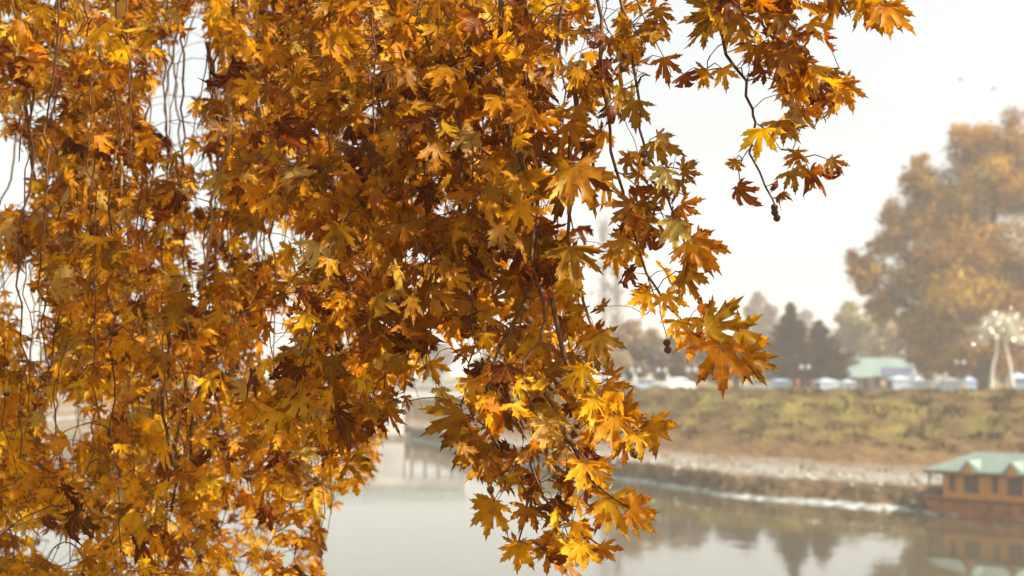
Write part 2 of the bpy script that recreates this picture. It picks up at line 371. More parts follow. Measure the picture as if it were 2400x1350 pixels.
# conifers
def conifer(x, ytop, ybase, wpx, depth, label, seed, lean=0):
    rr = random.Random(seed); bx = GX(x, depth); bz = gz(bx, depth)
    H = P(x, ytop, depth).z - bz; W = wpx / FPX * depth / 2
    t = thing('conifer_tree', label, 'conifer', (bx, depth, bz), 0, 'dark conifers on the far bank')
    mb = MB(); mb.tube([(0, 0, -.3), (lean * .3, 0, H * .5), (lean, 0, H)], [.25, .15, .03], 7); mb.build('trunk', M_FTRUNK, t, True)
    Vs, Fs, Cs = [], [], []; n0 = 0; r = np.random.RandomState(seed)
    lev = int(H / .33)
    for i in range(lev):
        f = i / lev; z = .9 + (H - .9) * f; L0 = W * (1 - f) ** 1.05 * (1.0 if f > .12 else .8) + .12
        for k in range(rr.randint(6, 9)):
            a = rr.uniform(0, 6.283); L_ = L0 * rr.uniform(.55, 1.18); m = int(26 + L_ * 34)
            q = r.rand(m) ** .7; c = np.stack([np.cos(a) * L_ * q + lean * f, np.sin(a) * L_ * q, z + .30 * L_ * q * (1.1 - f * .3) - .05 + 0 * q], 1)
            c += r.normal(0, .10 + .04 * L_, (m, 3)) * [1, 1, .8]
            d1 = r.normal(size=(m, 3)); d1 /= np.linalg.norm(d1, axis=1)[:, None]; d2 = np.cross(d1, r.normal(size=(m, 3))); d2 /= np.linalg.norm(d2, axis=1)[:, None]
            s = .14; v = np.stack([c - d1 * s * 1.4, c - d2 * s * .5, c + d1 * s * 1.4, c + d2 * s * .5], 1).reshape(-1, 3)
            Vs.append(v); Fs.append(np.arange(m * 4).reshape(m, 4) + n0); n0 += m * 4
            Cs.append(np.repeat(np.array([[.17, .092, .042]]) * r.uniform(.6, 1.4, m)[:, None], 4, 0))
    np_mesh('crown', np.concatenate(Vs), np.concatenate(Fs), M_FAR, t, False, cols={'leaf_colour': np.concatenate(Cs)})
conifer(1850, 706, 900, 195, 166, 'tall dark conifer with a thin pointed top, left of the pair', 31, .15)
conifer(1922, 748, 900, 190, 162, 'shorter spreading dark conifer, right of the pair beside the green roof', 32, -.1)
conifer(1885, 800, 900, 120, 170, 'low dark conifer filling the gap between two taller conifers', 33, 0)
PALEY = [(.40, .34, .16), (.34, .33, .17), (.42, .36, .20)]
GREYB = [(.20, .14, .11), (.24, .17, .12), (.17, .12, .10)]
TANB = [(.32, .23, .14), (.28, .2, .12), (.36, .27, .15)]
ptree('broadleaf_tree', 'pale hazy tree behind and left of the pointed conifer', 'tree', 330, 1785, [(1775, 705, 18), (1770, 740, 28), (1805, 730, 22), (1790, 780, 36), (1760, 800, 30), (1815, 790, 30), (1780, 850, 45)], 9000, .5, GREYB, 41, group='far trees fading in the haze')
ptree('broadleaf_tree', 'faint tree behind the gap between the two conifers', 'tree', 420, 1890, [(1890, 740, 16), (1885, 765, 22), (1905, 780, 22), (1890, 820, 34), (1900, 870, 34)], 6000, .6, GREYB, 42, group='far trees fading in the haze')
ptree('broadleaf_tree', 'pale yellow green tree above the green roof', 'tree', 235, 1995, [(1995, 722, 20), (1985, 745, 26), (2010, 760, 32), (1990, 790, 38), (2025, 810, 36), (2000, 850, 40), (2040, 850, 36)], 12000, .33, PALEY, 43, group='far trees fading in the haze')
ptree('broadleaf_tree', 'pale tan tree between the green roof and the golden tree', 'tree', 225, 2090, [(2065, 745, 22), (2085, 775, 34), (2110, 800, 34), (2150, 800, 36), (2165, 850, 36), (2140, 870, 34), (2060, 810, 32), (2090, 850, 40)], 12000, .33, [(.42, .33, .2), (.38, .31, .17)], 44, group='far trees fading in the haze')
ptree('broadleaf_tree', 'low brown tree over the white posts on the far promenade', 'tree', 164, 1590, [(1545, 835, 32), (1585, 815, 36), (1620, 825, 38), (1560, 865, 34), (1610, 868, 34), (1650, 850, 30), (1670, 870, 26)], 16000, .28, GREYB, 45, trunk_r=.3, group='far trees fading in the haze')
ptree('broadleaf_tree', 'tan tree below the bare poplars, left of the low brown tree', 'tree', 170, 1470, [(1480, 770, 24), (1460, 800, 32), (1500, 810, 34), (1440, 850, 36), (1490, 860, 34), (1530, 790, 20)], 14000, .28, TANB, 46, trunk_r=.3, group='far trees fading in the haze')
ptree('broadleaf_tree', 'brown rounded tree behind the hanging leaf tip, left of the conifers', 'tree', 168, 1725, [(1700, 820, 28), (1740, 805, 30), (1720, 850, 34), (1760, 850, 30), (1690, 868, 24)], 13000, .28, GREYB, 47, trunk_r=.3, group='far trees fading in the haze')
for k, (x, y, w) in enumerate([(1350, 840, 30), (1250, 830, 34), (1140, 845, 28), (1020, 830, 36), (880, 820, 40), (700, 830, 44), (520, 820, 44), (330, 815, 46), (150, 825, 44)]):
    lab = ['hazy round tree just left of the bare poplars', 'hazy tree behind the middle of the hanging spray', 'hazy low tree seen over the bridge end', 'hazy tree above the bridge railing', 'hazy tree behind the white bridge pier',
           'hazy wide tree far across the river, fourth from the left edge', 'hazy wide tree far across the river, third from the left edge', 'hazy wide tree far across the river, second from the left edge', 'hazy wide tree far across the river nearest the left edge'][k]
    ptree('broadleaf_tree', lab, 'tree', 400, x, [(x - w * .6, y + 10, w * .7), (x + w * .5, y, w * .8), (x, y + 30, w), (x + w * .3, y - w * .4, w * .55)], 3000, .7, GREYB, 60 + k, group='far trees fading in the haze', trunk_r=.4, nlimb=4)
# bare poplars
def bare_tree(x, ytop, depth, w, label, seed):
    rr = random.Random(seed); bx = GX(x, depth); bz = gz(bx, depth); H = P(x, ytop, depth).z - bz
    t = thing('bare_tree', label, 'tree', (bx, depth, bz), 0, 'bare poplars in the haze')
    mb = MB(); pts = [(rr.uniform(-.25, .25) * i / 6, 0, -.5 + (H + .5) * i / 8) for i in range(9)]
    mb.tube(pts, [.24 * (1 - .9 * i / 8) for i in range(9)], 7); mb.build('trunk', M_FTRUNK, t, True)
    mb = MB()
    for i in range(150):
        f = rr.uniform(.12, .98); a = rr.uniform(0, 6.283); L_ = w * (1 - f * .55) * rr.uniform(.5, 1.1); z = H * f
        e = Vector((math.cos(a) * L_ * .5, math.sin(a) * L_ * .5, z + L_ * rr.uniform(.7, 1.3))); s = Vector((0, 0, z)); m = s.lerp(e, .5) + Vector((math.cos(a), math.sin(a), -.3)) * L_ * .12
        mb.tube([s, m, e], [.07, .045, .015], 4)
        for q in range(4):
            g = m.lerp(e, rr.uniform(0, 1)); mb.tube([g, g + Vector((rr.gauss(0, .5), rr.gauss(0, .5), rr.uniform(.3, 1.1)))], [.03, .012], 3)
    mb.build('branches', M_FTRUNK, t)
    bl = [(rr.gauss(0, w * .3), rr.gauss(0, w * .3), H * rr.uniform(.25, 1), rr.uniform(.5, 1.2)) for _ in range(24)]
    crown_obj(t, bl, 900, .22, TANB, seed, shell=.6)
bare_tree(1415, 520, 290, 5, 'tall bare poplar with forked grey trunk, left of the pair', 71)
bare_tree(1447, 585, 285, 4.5, 'second bare poplar just right of the tallest one', 72)

# ------------------------------------------------------------------ houseboat
M_WOOD = None
m, nt, b = new_mat('varnished planks'); M_WOOD = m
tc = N(nt, 'ShaderNodeTexCoord'); wv = N(nt, 'ShaderNodeTexWave', bands_direction='Z'); wv.inputs['Scale'].default_value = 3.2; wv.inputs['Distortion'].default_value = .3; no = N(nt, 'ShaderNodeTexNoise'); no.inputs['Scale'].default_value = 2.5
rp = ramp(nt, [(0, (.28, .11, .025)), (.12, (.60, .26, .06)), (1, (.66, .30, .075))]); mx = N(nt, 'ShaderNodeMix', data_type='RGBA', blend_type='MULTIPLY'); mx.inputs['Factor'].default_value = .5
nt.links.new(tc.outputs['Object'], wv.inputs['Vector']); nt.links.new(tc.outputs['Object'], no.inputs['Vector']); nt.links.new(wv.outputs['Fac'], rp.inputs[0]); nt.links.new(rp.outputs[0], mx.inputs['A']); nt.links.new(no.outputs['Color'], mx.inputs['B']); 
rp2 = ramp(nt, [(.3, (.7, .7, .7)), (.7, (1, 1, 1))]); nt.links.new(no.outputs['Fac'], rp2.inputs[0]); nt.links.new(rp2.outputs[0], mx.inputs['B']); nt.links.new(mx.outputs['Result'], b.inputs['Base Color']); b.inputs['Roughness'].default_value = .6
M_TRIM = plain('dark timber trim', (.20, .075, .03), .6, .3, 5)
M_HULL = plain('hull timber', (.34, .14, .05), .6, .35, 2)
m, nt, b = new_mat('green roof sheet'); M_ROOF = m
tc = N(nt, 'ShaderNodeTexCoord'); wv = N(nt, 'ShaderNodeTexWave', bands_direction='X'); wv.inputs['Scale'].default_value = 2.5; no = N(nt, 'ShaderNodeTexNoise'); no.inputs['Scale'].default_value = 1.3; no.inputs['Detail'].default_value = 5
rp = ramp(nt, [(.3, (.125, .17, .135)), (.7, (.18, .23, .185))]); bp = N(nt, 'ShaderNodeBump'); bp.inputs['Strength'].default_value = .5; bp.inputs['Distance'].default_value = .04
nt.links.new(tc.outputs['Object'], wv.inputs['Vector']); nt.links.new(tc.outputs['Object'], no.inputs['Vector']); nt.links.new(no.outputs['Fac'], rp.inputs[0]); nt.links.new(rp.outputs[0], b.inputs['Base Color']); nt.links.new(wv.outputs['Fac'], bp.inputs['Height']); nt.links.new(bp.outputs[0], b.inputs['Normal']); b.inputs['Roughness'].default_value = .45
M_GLASS = plain('dark window glass', (.075, .05, .04), .15, .3, 3, spec=.6)

def houseboat():
    ang = math.atan2(-.70, .71)             # bow-to-stern axis, coming toward the camera on the right
    base = Vector((GX(2203, 77.3), 77.3, 0))
    t = thing('houseboat', 'brown wooden houseboat with pale green roof moored at the right edge', 'houseboat', tuple(base), ang)
    # local x along the boat (0 = left end), local y: camera-facing side is -y ... width 4 m
    Ln, W = 17.0, 4.0
    y0, y1 = 0.0, W
    zf, ze, zr = .95, 2.42, 3.34
    # hull
    mb = MB(); prof = [(-1.2, .95), (-.5, -.05), (0.3, -.35), (Ln, -.35), (Ln + 1.2, .95)]
    mb.prism(prof, y0 - .12, y1 + .12); mb.build('hull', M_HULL, t)
    mb = MB(); mb.box((-1.0, y0 - .2, .78), (Ln + 1.0, y0 - .12, .9)); mb.build('rubbing_strake', M_TRIM, t)
    mb = MB(); mb.box((0, y0, zf), (Ln, y1, ze)); mb.build('wall', M_WOOD, t)
    mb = MB()
    for xx in (-.85, ): 
        for yy in (y0 + .1, y1 - .1): mb.tube([(xx, yy, .95), (xx, yy, ze)], .05, 6)
    for zz in (1.25, 1.5): mb.tube([(-.85, y0 + .1, zz), (-.85, y1 - .1, zz)], .03, 5); mb.tube([(-.85, y0 + .1, zz), (0, y0 + .1, zz)], .03, 5)
    mb.build('porch_rail', M_TRIM, t)
    mb = MB(); ov = .35; x0, x1 = -1.0, Ln + 1.0; ym = (y0 + y1) / 2; th = .07
    A = [(x0, y0 - ov, ze - .02), (x1, y0 - ov, ze - .02), (x1, y1 + ov, ze - .02), (x0, y1 + ov, ze - .02)]; r0, r1 = (x0 + 1.9, ym, zr), (x1 - 1.9, ym, zr)
    for dz in (0, -th):
        q = [(a_[0], a_[1], a_[2] + dz) for a_ in A]; ra = (r0[0], r0[1], r0[2] + dz); rb = (r1[0], r1[1], r1[2] + dz)
        mb.poly([q[0], q[1], rb, ra]); mb.poly([q[2], q[3], ra, rb]); mb.poly([q[3], q[0], ra]); mb.poly([q[1], q[2], rb])
    for i in range(4):
        a_, c_ = A[i], A[(i+1) % 4]; mb.poly([a_, c_, (c_[0], c_[1], c_[2]-th), (a_[0], a_[1], a_[2]-th)])
    roof = mb.build('roof', M_ROOF, t)
    mb = MB(); mb.box((x0 + .05, y0 - ov + .03, ze - .2), (x1 - .05, y0 - ov + .07, ze - .1)); mb.build('fascia', M_TRIM, roof)
    def window(cx, w, z0, z1, bars):
        mb = MB(); d = .04
        mb.box((cx - w/2 - .06, y0 - d, z0 - .06), (cx + w/2 + .06, y0 - .003, z0)); mb.box((cx - w/2 - .06, y0 - d, z1), (cx + w/2 + .06, y0 - .003, z1 + .06))
        for xx in [cx - w/2 - .06, cx + w/2] : mb.box((xx, y0 - d, z0), (xx + .06, y0 - .003, z1))
        for k in range(1, bars): xx = cx - w/2 + w * k / bars; mb.box((xx - .018, y0 - .03, z0), (xx + .018, y0 - .012, z1))
        f = mb.build('window', M_TRIM, t)
        mb = MB(); mb.box((cx - w/2, y0 - .011, z0), (cx + w/2, y0 - .003, z1)); mb.build('pane', M_GLASS, f)
    per = 2.42; first = 1.55
    for k in range(6):
        cx = first + k * per + .1
        window(cx, .72, 1.32, 2.15, 3)
        # gable dormer: triangle on the facade, two green slopes running back to the main roof
        w = .34; zt = ze + .56; yb = y0 - ov - .02
        yy = ym - (zr - zt) / (zr - ze + .02) * (ym - y0 + ov) + .1
        mb = MB(); mb.poly([(cx - w, yb, ze - .15), (cx + w, yb, ze - .15), (cx, yb, zt - .03)]); mb.poly([(cx - w, yb + .06, ze - .15), (cx, yb + .06, zt - .03), (cx + w, yb + .06, ze - .15)])
        mb.poly([(cx - w, yb, ze - .15), (cx - w, yb + .06, ze - .15), (cx + w, yb + .06, ze - .15), (cx + w, yb, ze - .15)])
        g = mb.build('gable', M_WOOD, t)
        mb = MB()
        for s in (-1, 1):
            a1 = (cx, yb - .015, zt + .04); a2 = (cx, yy, zt + .04); a3 = (cx + s * (w + .28), y0 - ov + .2, ze + .03); a4 = (cx + s * (w + .03), yb - .015, ze - .1)
            mb.poly([a1, a2, a3, a4]); mb.poly([(p[0], p[1], p[2] - .04) for p in (a4, a3, a2, a1)]); mb.poly([a1, a4, (a4[0], a4[1], a4[2] - .05), (a1[0], a1[1], a1[2] - .05)])
        mb.build('gable_roof', M_ROOF, g)
        for dx in (-per / 2 + .1,): window(cx + dx + .02, .22, 1.38, 2.12, 1)
    for k in range(13):
        mb = MB(); xx = .02 + k * per / 2 + .0; mb.box((xx, y0 - .03, zf), (xx + .07, y0 - .004, ze - .2)); mb.build('wall_batten', M_WOOD, t)
houseboat()

# ------------------------------------------------------------------ footbridge across the river
M_WHITE = plain('white render', (.60, .57, .52), .8, .14, .8)
M_GREENP = plain('green painted steel', (.26, .36, .33), .5, .15, 2)
M_CONC = plain('footing concrete', (.30, .24, .19), .9, .25, 1.2)
def bridge():
    Y = 172; t = thing('bridge', 'white bridge with green railing crossing the river behind the leaves', 'bridge', (-8, Y, 0))
    x0, x1 = -95, 2.5
    mb = MB(); mb.box((x0, -1.8, 4.75), (x1, 1.8, 6.2)); mb.build('deck', M_WHITE, t)
    mb = MB(); mb.box((x0, -1.95, 6.203), (x1, -1.7, 6.42)); mb.box((x0, 1.7, 6.203), (x1, 1.95, 6.42)); mb.build('kerb', M_WHITE, t)
    mb = MB()
    for yy in (-1.82, 1.82):
        mb.box((x0, yy - .06, 7.25), (x1, yy + .06, 7.42)); mb.box((x0, yy - .05, 6.8), (x1, yy + .05, 6.92))
        k = x0
        while k < x1: mb.box((k, yy - .045, 6.422), (k + .12, yy + .045, 7.248)); k += 1.5
    mb.build('railing', M_GREENP, t)
    for cx in (-6.8, -29, -51, -73):
        mb = MB(); mb.box((cx - 1.4, -2.4, .55), (cx + 1.8, 2.4, 4.748)); p = mb.build('pier', M_WHITE, t)
        mb = MB(); mb.box((cx - 2.9, -3, -2), (cx + 2.9, 3, .547)); mb.build('footing', M_CONC, p)
    for cx in (-4.0, -2.4, -.8, .8):
        mb = MB(); mb.tube([(cx, -1, -1.5), (cx, -1, 4.748)], .16, 8); mb.build('post', M_CONC, t, True)
bridge()

# ------------------------------------------------------------------ promenade things
def pavilion():
    d = 185; x0, x1 = GX(1958, d), GX(2152, d); cx = (x0 + x1) / 2; w = (x1 - x0) / 2; z = gz(cx, d)
    t = thing('pavilion', 'long low pavilion with pale green roof and blue sign, beside the conifers', 'building', (cx, d, z))
    H = P(2050, 884, d).z - z; T = P(2050, 838, d).z - z
    mb = MB(); mb.box((-w * .93, 0, -.3), (w * .93, 5, H)); mb.build('wall', plain('pale wall', (.40, .38, .36), .8, .1, .6), t)
    mb = MB(); a = [(-w, -.8, H), (w, -.8, H), (w, 5.8, H), (-w, 5.8, H)]; r0, r1 = (-w + .9, 2.5, T), (w - .4, 2.5, T)
    mb.poly([a[0], a[1], r1, r0]); mb.poly([a[2], a[3], r0, r1]); mb.poly([a[3], a[0], r0]); mb.poly([a[1], a[2], r1]); mb.poly(a[::-1])
    mb.build('roof', plain('pale green roof', (.16, .21, .185), .6, .12, .7), t)
    mb = MB(); mb.box((0.2, -.95, H + .3), (w * .8, -.87, H + 1.25)); s = mb.build('sign', plain('blue sign', (.16, .24, .48), .5, .1, 2), t); s['label'] = 'faded blue sign board on the roof edge'
    mb = MB(); mb.box((.6, -.965, H + .55), (1.8, -.952, H + 1.0)); mb.box((2.1, -.965, H + .6), (3.4, -.952, H + .9)); mb.build('sign_panel', plain('sign lighter patch', (.34, .30, .42), .5, .1, 2), s)
    for k in range(7):
        xx = -w * .85 + k * w * 1.7 / 6
        mb = MB(); mb.box((xx - .35, -.03, .4), (xx + .35, -.003, 1.9)); f = mb.build('window', M_GREENP, t); mb = MB(); mb.box((xx - .28, -.045, .5), (xx + .28, -.033, 1.8)); mb.build('pane', M_GLASS, f)
pavilion()
M_POLE = plain('dark lamp pole', (.05, .05, .05), .5, .2, 3)
M_GLOBE = plain('opal globe', (.50, .49, .46), .25, .03, 3)
lamps = [(1440, 869, 158, 'leftmost twin globe lamp, half behind the leaves'), (1488, 868, 158, 'twin globe lamp left of the two white posts'), (1550, 868, 158, 'twin globe lamp straight above the two white posts'), (1620, 867, 158, 'twin globe lamp just left of the hanging leaf tips'),
         (1885, 861, 156, 'twin globe lamp in front of the conifers'), (2248, 850, 152, 'twin globe lamp before the golden tree, left of the white tree')]
for (x, y, d, lab) in lamps:
    bx = GX(x, d); z = gz(bx, d); h = P(x, y, d).z - z
    t = thing('street_lamp', lab, 'street lamp', (bx, d, z), 0, 'twin globe lamps along the far promenade')
    mb = MB(); mb.tube([(0, 0, -.1), (0, 0, .25), (0, 0, .3), (0, 0, h - .2)], [.12, .1, .05, .04], 8); mb.build('pole', M_POLE, t, True)
    mb = MB(); mb.tube([(-.36, 0, h - .22), (-.2, 0, h - .38), (0, 0, h - .3), (.2, 0, h - .38), (.36, 0, h - .22)], .025, 6); mb.build('arm', M_POLE, t, True)
    for s in (-1, 1):
        mb = MB(); mb.ball((s * .38, 0, h), .23, 12, 8); mb.build('globe', M_GLOBE, t, True)
# white things: posts and sheets on the promenade
M_TENT = plain('white canvas', (.36, .40, .46), .8, .08, 1)
M_TENTB = plain('pale blue canvas', (.30, .38, .52), .8, .08, 1)
stalls = [(2105, 2.2, 2.0, 'white canvas stall right of the green roof'), (2150, 1.7, 1.6, 'low white stall left of centre under the golden tree'), (2190, 1.6, 1.45, 'smallest white stall under the golden tree'), (2225, 2.0, 1.8, 'white stall below the twin globes by the golden tree'),
          (2268, 1.3, 1.7, 'narrow lilac stall left of the white trunks'), (2385, 2.4, 2.2, 'pale blue stall right of the white trunks'), (1935, 2.2, 1.5, 'white stall in front of the pavilion'), (1985, 1.6, 1.4, 'white low stall by the left end of the pavilion'), (1828, 2.2, 1.7, 'pale blue stall left of the conifer trunks')]
for k, (x, w, h, lab) in enumerate(stalls):
    d = 152 if x > 1700 else 156; bx = GX(x, d); z = gz(bx, d) + .0
    zt = 6.05 - z
    t = thing('market_stall', lab, 'stall', (bx, d, z), rnd.uniform(-.15, .15), 'small canvas stalls on the far promenade')
    mat = M_TENTB if k in (5, 8, 4) else M_TENT
    H = zt + h * .55; T = H + h * rnd.uniform(.08, .3)
    mb = MB(); a = [(-w/2, -w/2, H), (w/2, -w/2, H), (w/2, w/2, H), (-w/2, w/2, H)]; c = (0, 0, T)
    for i in range(4): mb.poly([a[i], a[(i+1) % 4], c])
    for i in range(4): p, q = a[i], a[(i+1) % 4]; mb.poly([p, (p[0], p[1], p[2]-.22), (q[0], q[1], q[2]-.22), q])
    mb.poly(a[::-1]); mb.build('canopy', mat, t)
    mb = MB(); mb.box((-w/2 + .06, -w/2 + .05, zt - .9), (w/2 - .06, -w/2 + .08, zt + h * .38)); mb.build('counter_cloth', mat, t)
    for sx in (-1, 1):
        for sy in (-1, 1):
            mb = MB(); mb.tube([(sx * (w/2 - .04), sy * (w/2 - .04), 0), (sx * (w/2 - .04), sy * (w/2 - .04), H - .01)], .03, 6); mb.build('post', M_GLOBE, t)
def gatepost(x, lab, h):
    d = 154; bx = GX(x, d); z = gz(bx, d); t = thing('bollard', lab, 'post', (bx, d, z), 0, 'white posts')
    mb = MB(); mb.tube([(0, 0, -.1), (0, 0, h), (0, 0, h + .08)], [.2, .18, .1], 10); mb.build('shaft', M_GLOBE, t, True)
    mb = MB(); mb.ball((0, 0, h + .16), .16, 10, 6); mb.build('finial', M_GLOBE, t, True)
gatepost(1564, 'white post with rounded cap beside the white car', 1.75)
gatepost(1486, 'white post left of the parked blue grey car', 1.9)
# parked cars
def car(x, d, rz, paint, lab):
    bx = GX(x, d); z = gz(bx, d) + .1
    t = thing('parked_car', lab, 'car', (bx, d, z), rz, 'cars parked along the far promenade')
    prof = [(-2.0, .35), (-2.05, .75), (-1.85, .95), (-1.15, 1.0), (-.65, 1.45), (.75, 1.48), (1.35, 1.02), (1.95, .92), (2.08, .6), (2.0, .35)]
    mb = MB(); mb.prism(prof, -.8, .8); o = mb.build('body', plain('paint', paint, .3, .04, 1, spec=.5), t)
    bv = o.modifiers.new('bevel', 'BEVEL'); bv.width = .08; bv.segments = 2
    for yy in (-.812, .806):
        for pf in ([(-.98, 1.02), (-.58, 1.38), (.05, 1.39), (.05, 1.02)], [(.12, 1.02), (.12, 1.39), (.68, 1.38), (1.15, 1.02)]):
            mb = MB(); mb.prism(pf, yy, yy + .006); mb.build('window', M_GLASS, t)
    for wx in (-1.25, 1.3):
        for wy in (-.78, .60):
            mb = MB(); mb.tube([(wx, wy, .33), (wx, wy + .18, .33)], .33, 16); wh = mb.build('wheel', M_POLE, t); mb = MB(); mb.tube([(wx, wy - .01, .33), (wx, wy + .19, .33)], .18, 12); mb.build('rim', M_GLOBE, wh)
car(1583, 156, .5, (.78, .78, .76), 'white car parked right of the white post')
car(1508, 157, .1, (.42, .50, .60), 'blue grey car parked left of the white post')
car(1775, 157, -.1, (.42, .40, .38), 'grey car parked left of the pale blue stall')
# people on the promenade
def person(x, d, rz, top, legs, lab, step=.12, arm=.2):
    bx = GX(x, d); z = gz(bx, d)
    vs = [((0,0,.93),.13),((0,0,1.15),.125),((0,0,1.38),.13),((0,0,1.5),.055),((0,.01,1.60),.085),((0,.01,1.70),.07),
          ((.18,0,1.40),.06),((.24,.02,1.15),.045),((.22,arm,.93),.035),((.21,arm+.05,.84),.028),((-.18,0,1.40),.06),((-.24,-.02,1.15),.045),((-.23,.06,.9),.035),((-.22,.1,.82),.028),
          ((.1,0,.88),.09),((.11,step,.5),.065),((.11,step*.7,.09),.045),((.11,step*.7+.15,.04),.035),((-.1,0,.88),.09),((-.11,-step*.6,.5),.065),((-.11,-step,.09),.045),((-.11,-step+.15,.04),.035)]
    es = [(0,1),(1,2),(2,3),(3,4),(4,5),(2,6),(6,7),(7,8),(8,9),(2,10),(10,11),(11,12),(12,13),(0,14),(14,15),(15,16),(16,17),(0,18),(18,19),(19,20),(20,21)]
    me = bpy.data.meshes.new('person'); me.from_pydata([v for v, r in vs], es, [])
    m, nt, b = new_mat('clothes and skin'); tc = N(nt, 'ShaderNodeTexCoord'); sp = N(nt, 'ShaderNodeSeparateXYZ'); nt.links.new(tc.outputs['Object'], sp.inputs[0]); dv = N(nt, 'ShaderNodeMath', operation='DIVIDE'); dv.inputs[1].default_value = 1.8; nt.links.new(sp.outputs['Z'], dv.inputs[0])
    rp = ramp(nt, [(0, (.03, .025, .02)), (.05, legs), (.50, top), (.845, (.34, .19, .12)), (.925, (.02, .015, .01))], 'CONSTANT'); nt.links.new(dv.outputs[0], rp.inputs[0]); nt.links.new(rp.outputs[0], b.inputs['Base Color']); b.inputs['Roughness'].default_value = .8
    o = link('person', me, m); o.location = (bx, d, z); o.rotation_euler = (0, 0, rz)
    sk = o.modifiers.new('skin', 'SKIN'); sk.use_smooth_shade = True
    for i, (v, r) in enumerate(vs): me.skin_vertices[0].data[i].radius = (r, r)
    me.skin_vertices[0].data[0].use_root = True
    ss = o.modifiers.new('sub', 'SUBSURF'); ss.levels = 1; ss.render_levels = 1
    setp(o, label=lab, category='person', group='people on the far promenade')
person(1868, 153, .6, (.30, .05, .05), (.05, .05, .06), 'person in dark red top standing under the taller conifer')
person(1898, 153.5, 2.4, (.35, .10, .08), (.06, .05, .05), 'person in brick red top between the conifer trunks')
person(1909, 153, 1.2, (.62, .62, .60), (.10, .10, .12), 'person in white top right of the conifer trunks')
person(2030, 153, -.8, (.10, .08, .08), (.05, .05, .06), 'person in dark clothes before the pavilion')
person(2066, 153.5, 3.0, (.60, .42, .20), (.08, .07, .07), 'person in ochre top by the right half of the pavilion')
# decorated white-trunk tree
def white_tree():
    d = 148; t = thing('decorated_tree', 'white trunked tree hung with small bright lights, before the golden tree', 'tree', (GX(2342, d), d, gz(GX(2342, d), d)))
    bx, bz = t.location.x, t.location.z; rr = random.Random(5)
    W = lambda x, y, dy=0: (P(x, y, d).x - bx, dy, P(x, y, d).z - bz)
    mat = plain('white bark', (.60, .56, .48), .6, .12, 3)
    mb = MB(); b0 = W(2320, 905); mb.tube([(b0[0], 0, -.2), b0, W(2325, 860), W(2334, 825), W(2338, 790), W(2326, 765), W(2300, 745)], [.24, .22, .17, .17, .15, .09, .05], 9); mb.build('trunk', mat, t, True)
    mb = MB(); b0 = W(2370, 905); mb.tube([(b0[0], 0, -.2), b0, W(2366, 860), W(2358, 820), W(2352, 790), W(2360, 760), W(2385, 740)], [.24, .22, .17, .15, .13, .09, .05], 9); mb.build('trunk', mat, t, True)
    mb = MB(); lights = []; tips = []
    for i in range(260):
        a = rr.uniform(0, math.pi * 2); f = rr.uniform(.25, 1)
        x = 2345 + math.cos(a) * 82 * f; y = 782 - abs(math.sin(a)) * 58 * f + (abs(math.cos(a)) ** 3) * 45 * f; dy = rr.gauss(0, 1.5)
        e = Vector(W(x, y, dy)); s = Vector(W(rr.choice([2338, 2352]), rr.uniform(770, 800))); m = s.lerp(e, .5) + Vector((0, 0, .5))
        mb.tube([s, m, e], [.035, .025, .012], 4); tips.append(e)
        for q in range(5):
            g = m.lerp(e, rr.uniform(.3, 1)); h = g + Vector((rr.gauss(0, .28), rr.gauss(0, .28), rr.gauss(-.1, .28))); mb.tube([g, h], [.016, .01], 3); tips.append(h)
    mb.build('twigs', mat, t)
    bl = [(e.x, e.y, e.z, .22) for e in tips]
    V, F, c = blob_crown(bl, 3200, .08, [(.55, .52, .42), (.60, .58, .52), (.45, .38, .20)], 9)
    np_mesh('crown', V, F, M_FAR, t, False, cols={'leaf_colour': c})
    m, nt, b = new_mat('fairy light'); b.inputs['Base Color'].default_value = (.9, .85, .7, 1); b.inputs['Emission Color'].default_value = (1, .88, .66, 1); b.inputs['Emission Strength'].default_value = 13
    spots = [(2327, 735), (2353, 751), (2331, 757), (2317, 779), (2327, 789), (2273, 808), (2365, 797), (2394, 753), (2360, 722), (2311, 771), (2390, 792), (2345, 772), (2375, 735), (2300, 760), (2405, 770), (2340, 742), (2385, 772), (2290, 790)]
    for i, (x, y) in enumerate(spots):
        mb = MB(); mb.ball(W(x, y, -1.2 + rr.uniform(-.3, .3)), .045 if i < 7 else .028, 8, 6); mb.build('light_bulb', m, t, True)
white_tree()
# birds far off in the sky
M_BIRD = plain('bird plumage', (.10, .09, .09), .8, .2, 5)
for k, (x, y, d, lab) in enumerate([(2252, 187, 110, 'tiny dark bird high above the golden tree, the left one'), (2328, 208, 115, 'tiny dark bird above the golden tree, the right one')]):
    mb = MB(); p = P(x, y, d)
    mb.ball((0, 0, 0), .07, 8, 6, .8); mb.tube([(-.18, 0, 0), (0, 0, 0), (.14, 0, .02), (.2, 0, .02)], [.02, .07, .04, .01], 6)
    for s in (-1, 1): mb.poly([(.06, 0, .02), (-.06, 0, .02), (-.1, s * .3, .14), (-.02, s * .32, .14)]); mb.poly([(-.02, s * .32, .14), (-.1, s * .3, .14), (-.14, s * .58, .04)])
    o = mb.build('bird', M_BIRD); o.location = p; o.rotation_euler = (0, 0, 2.0 + k); setp(o, label=lab, category='bird', group='distant birds')

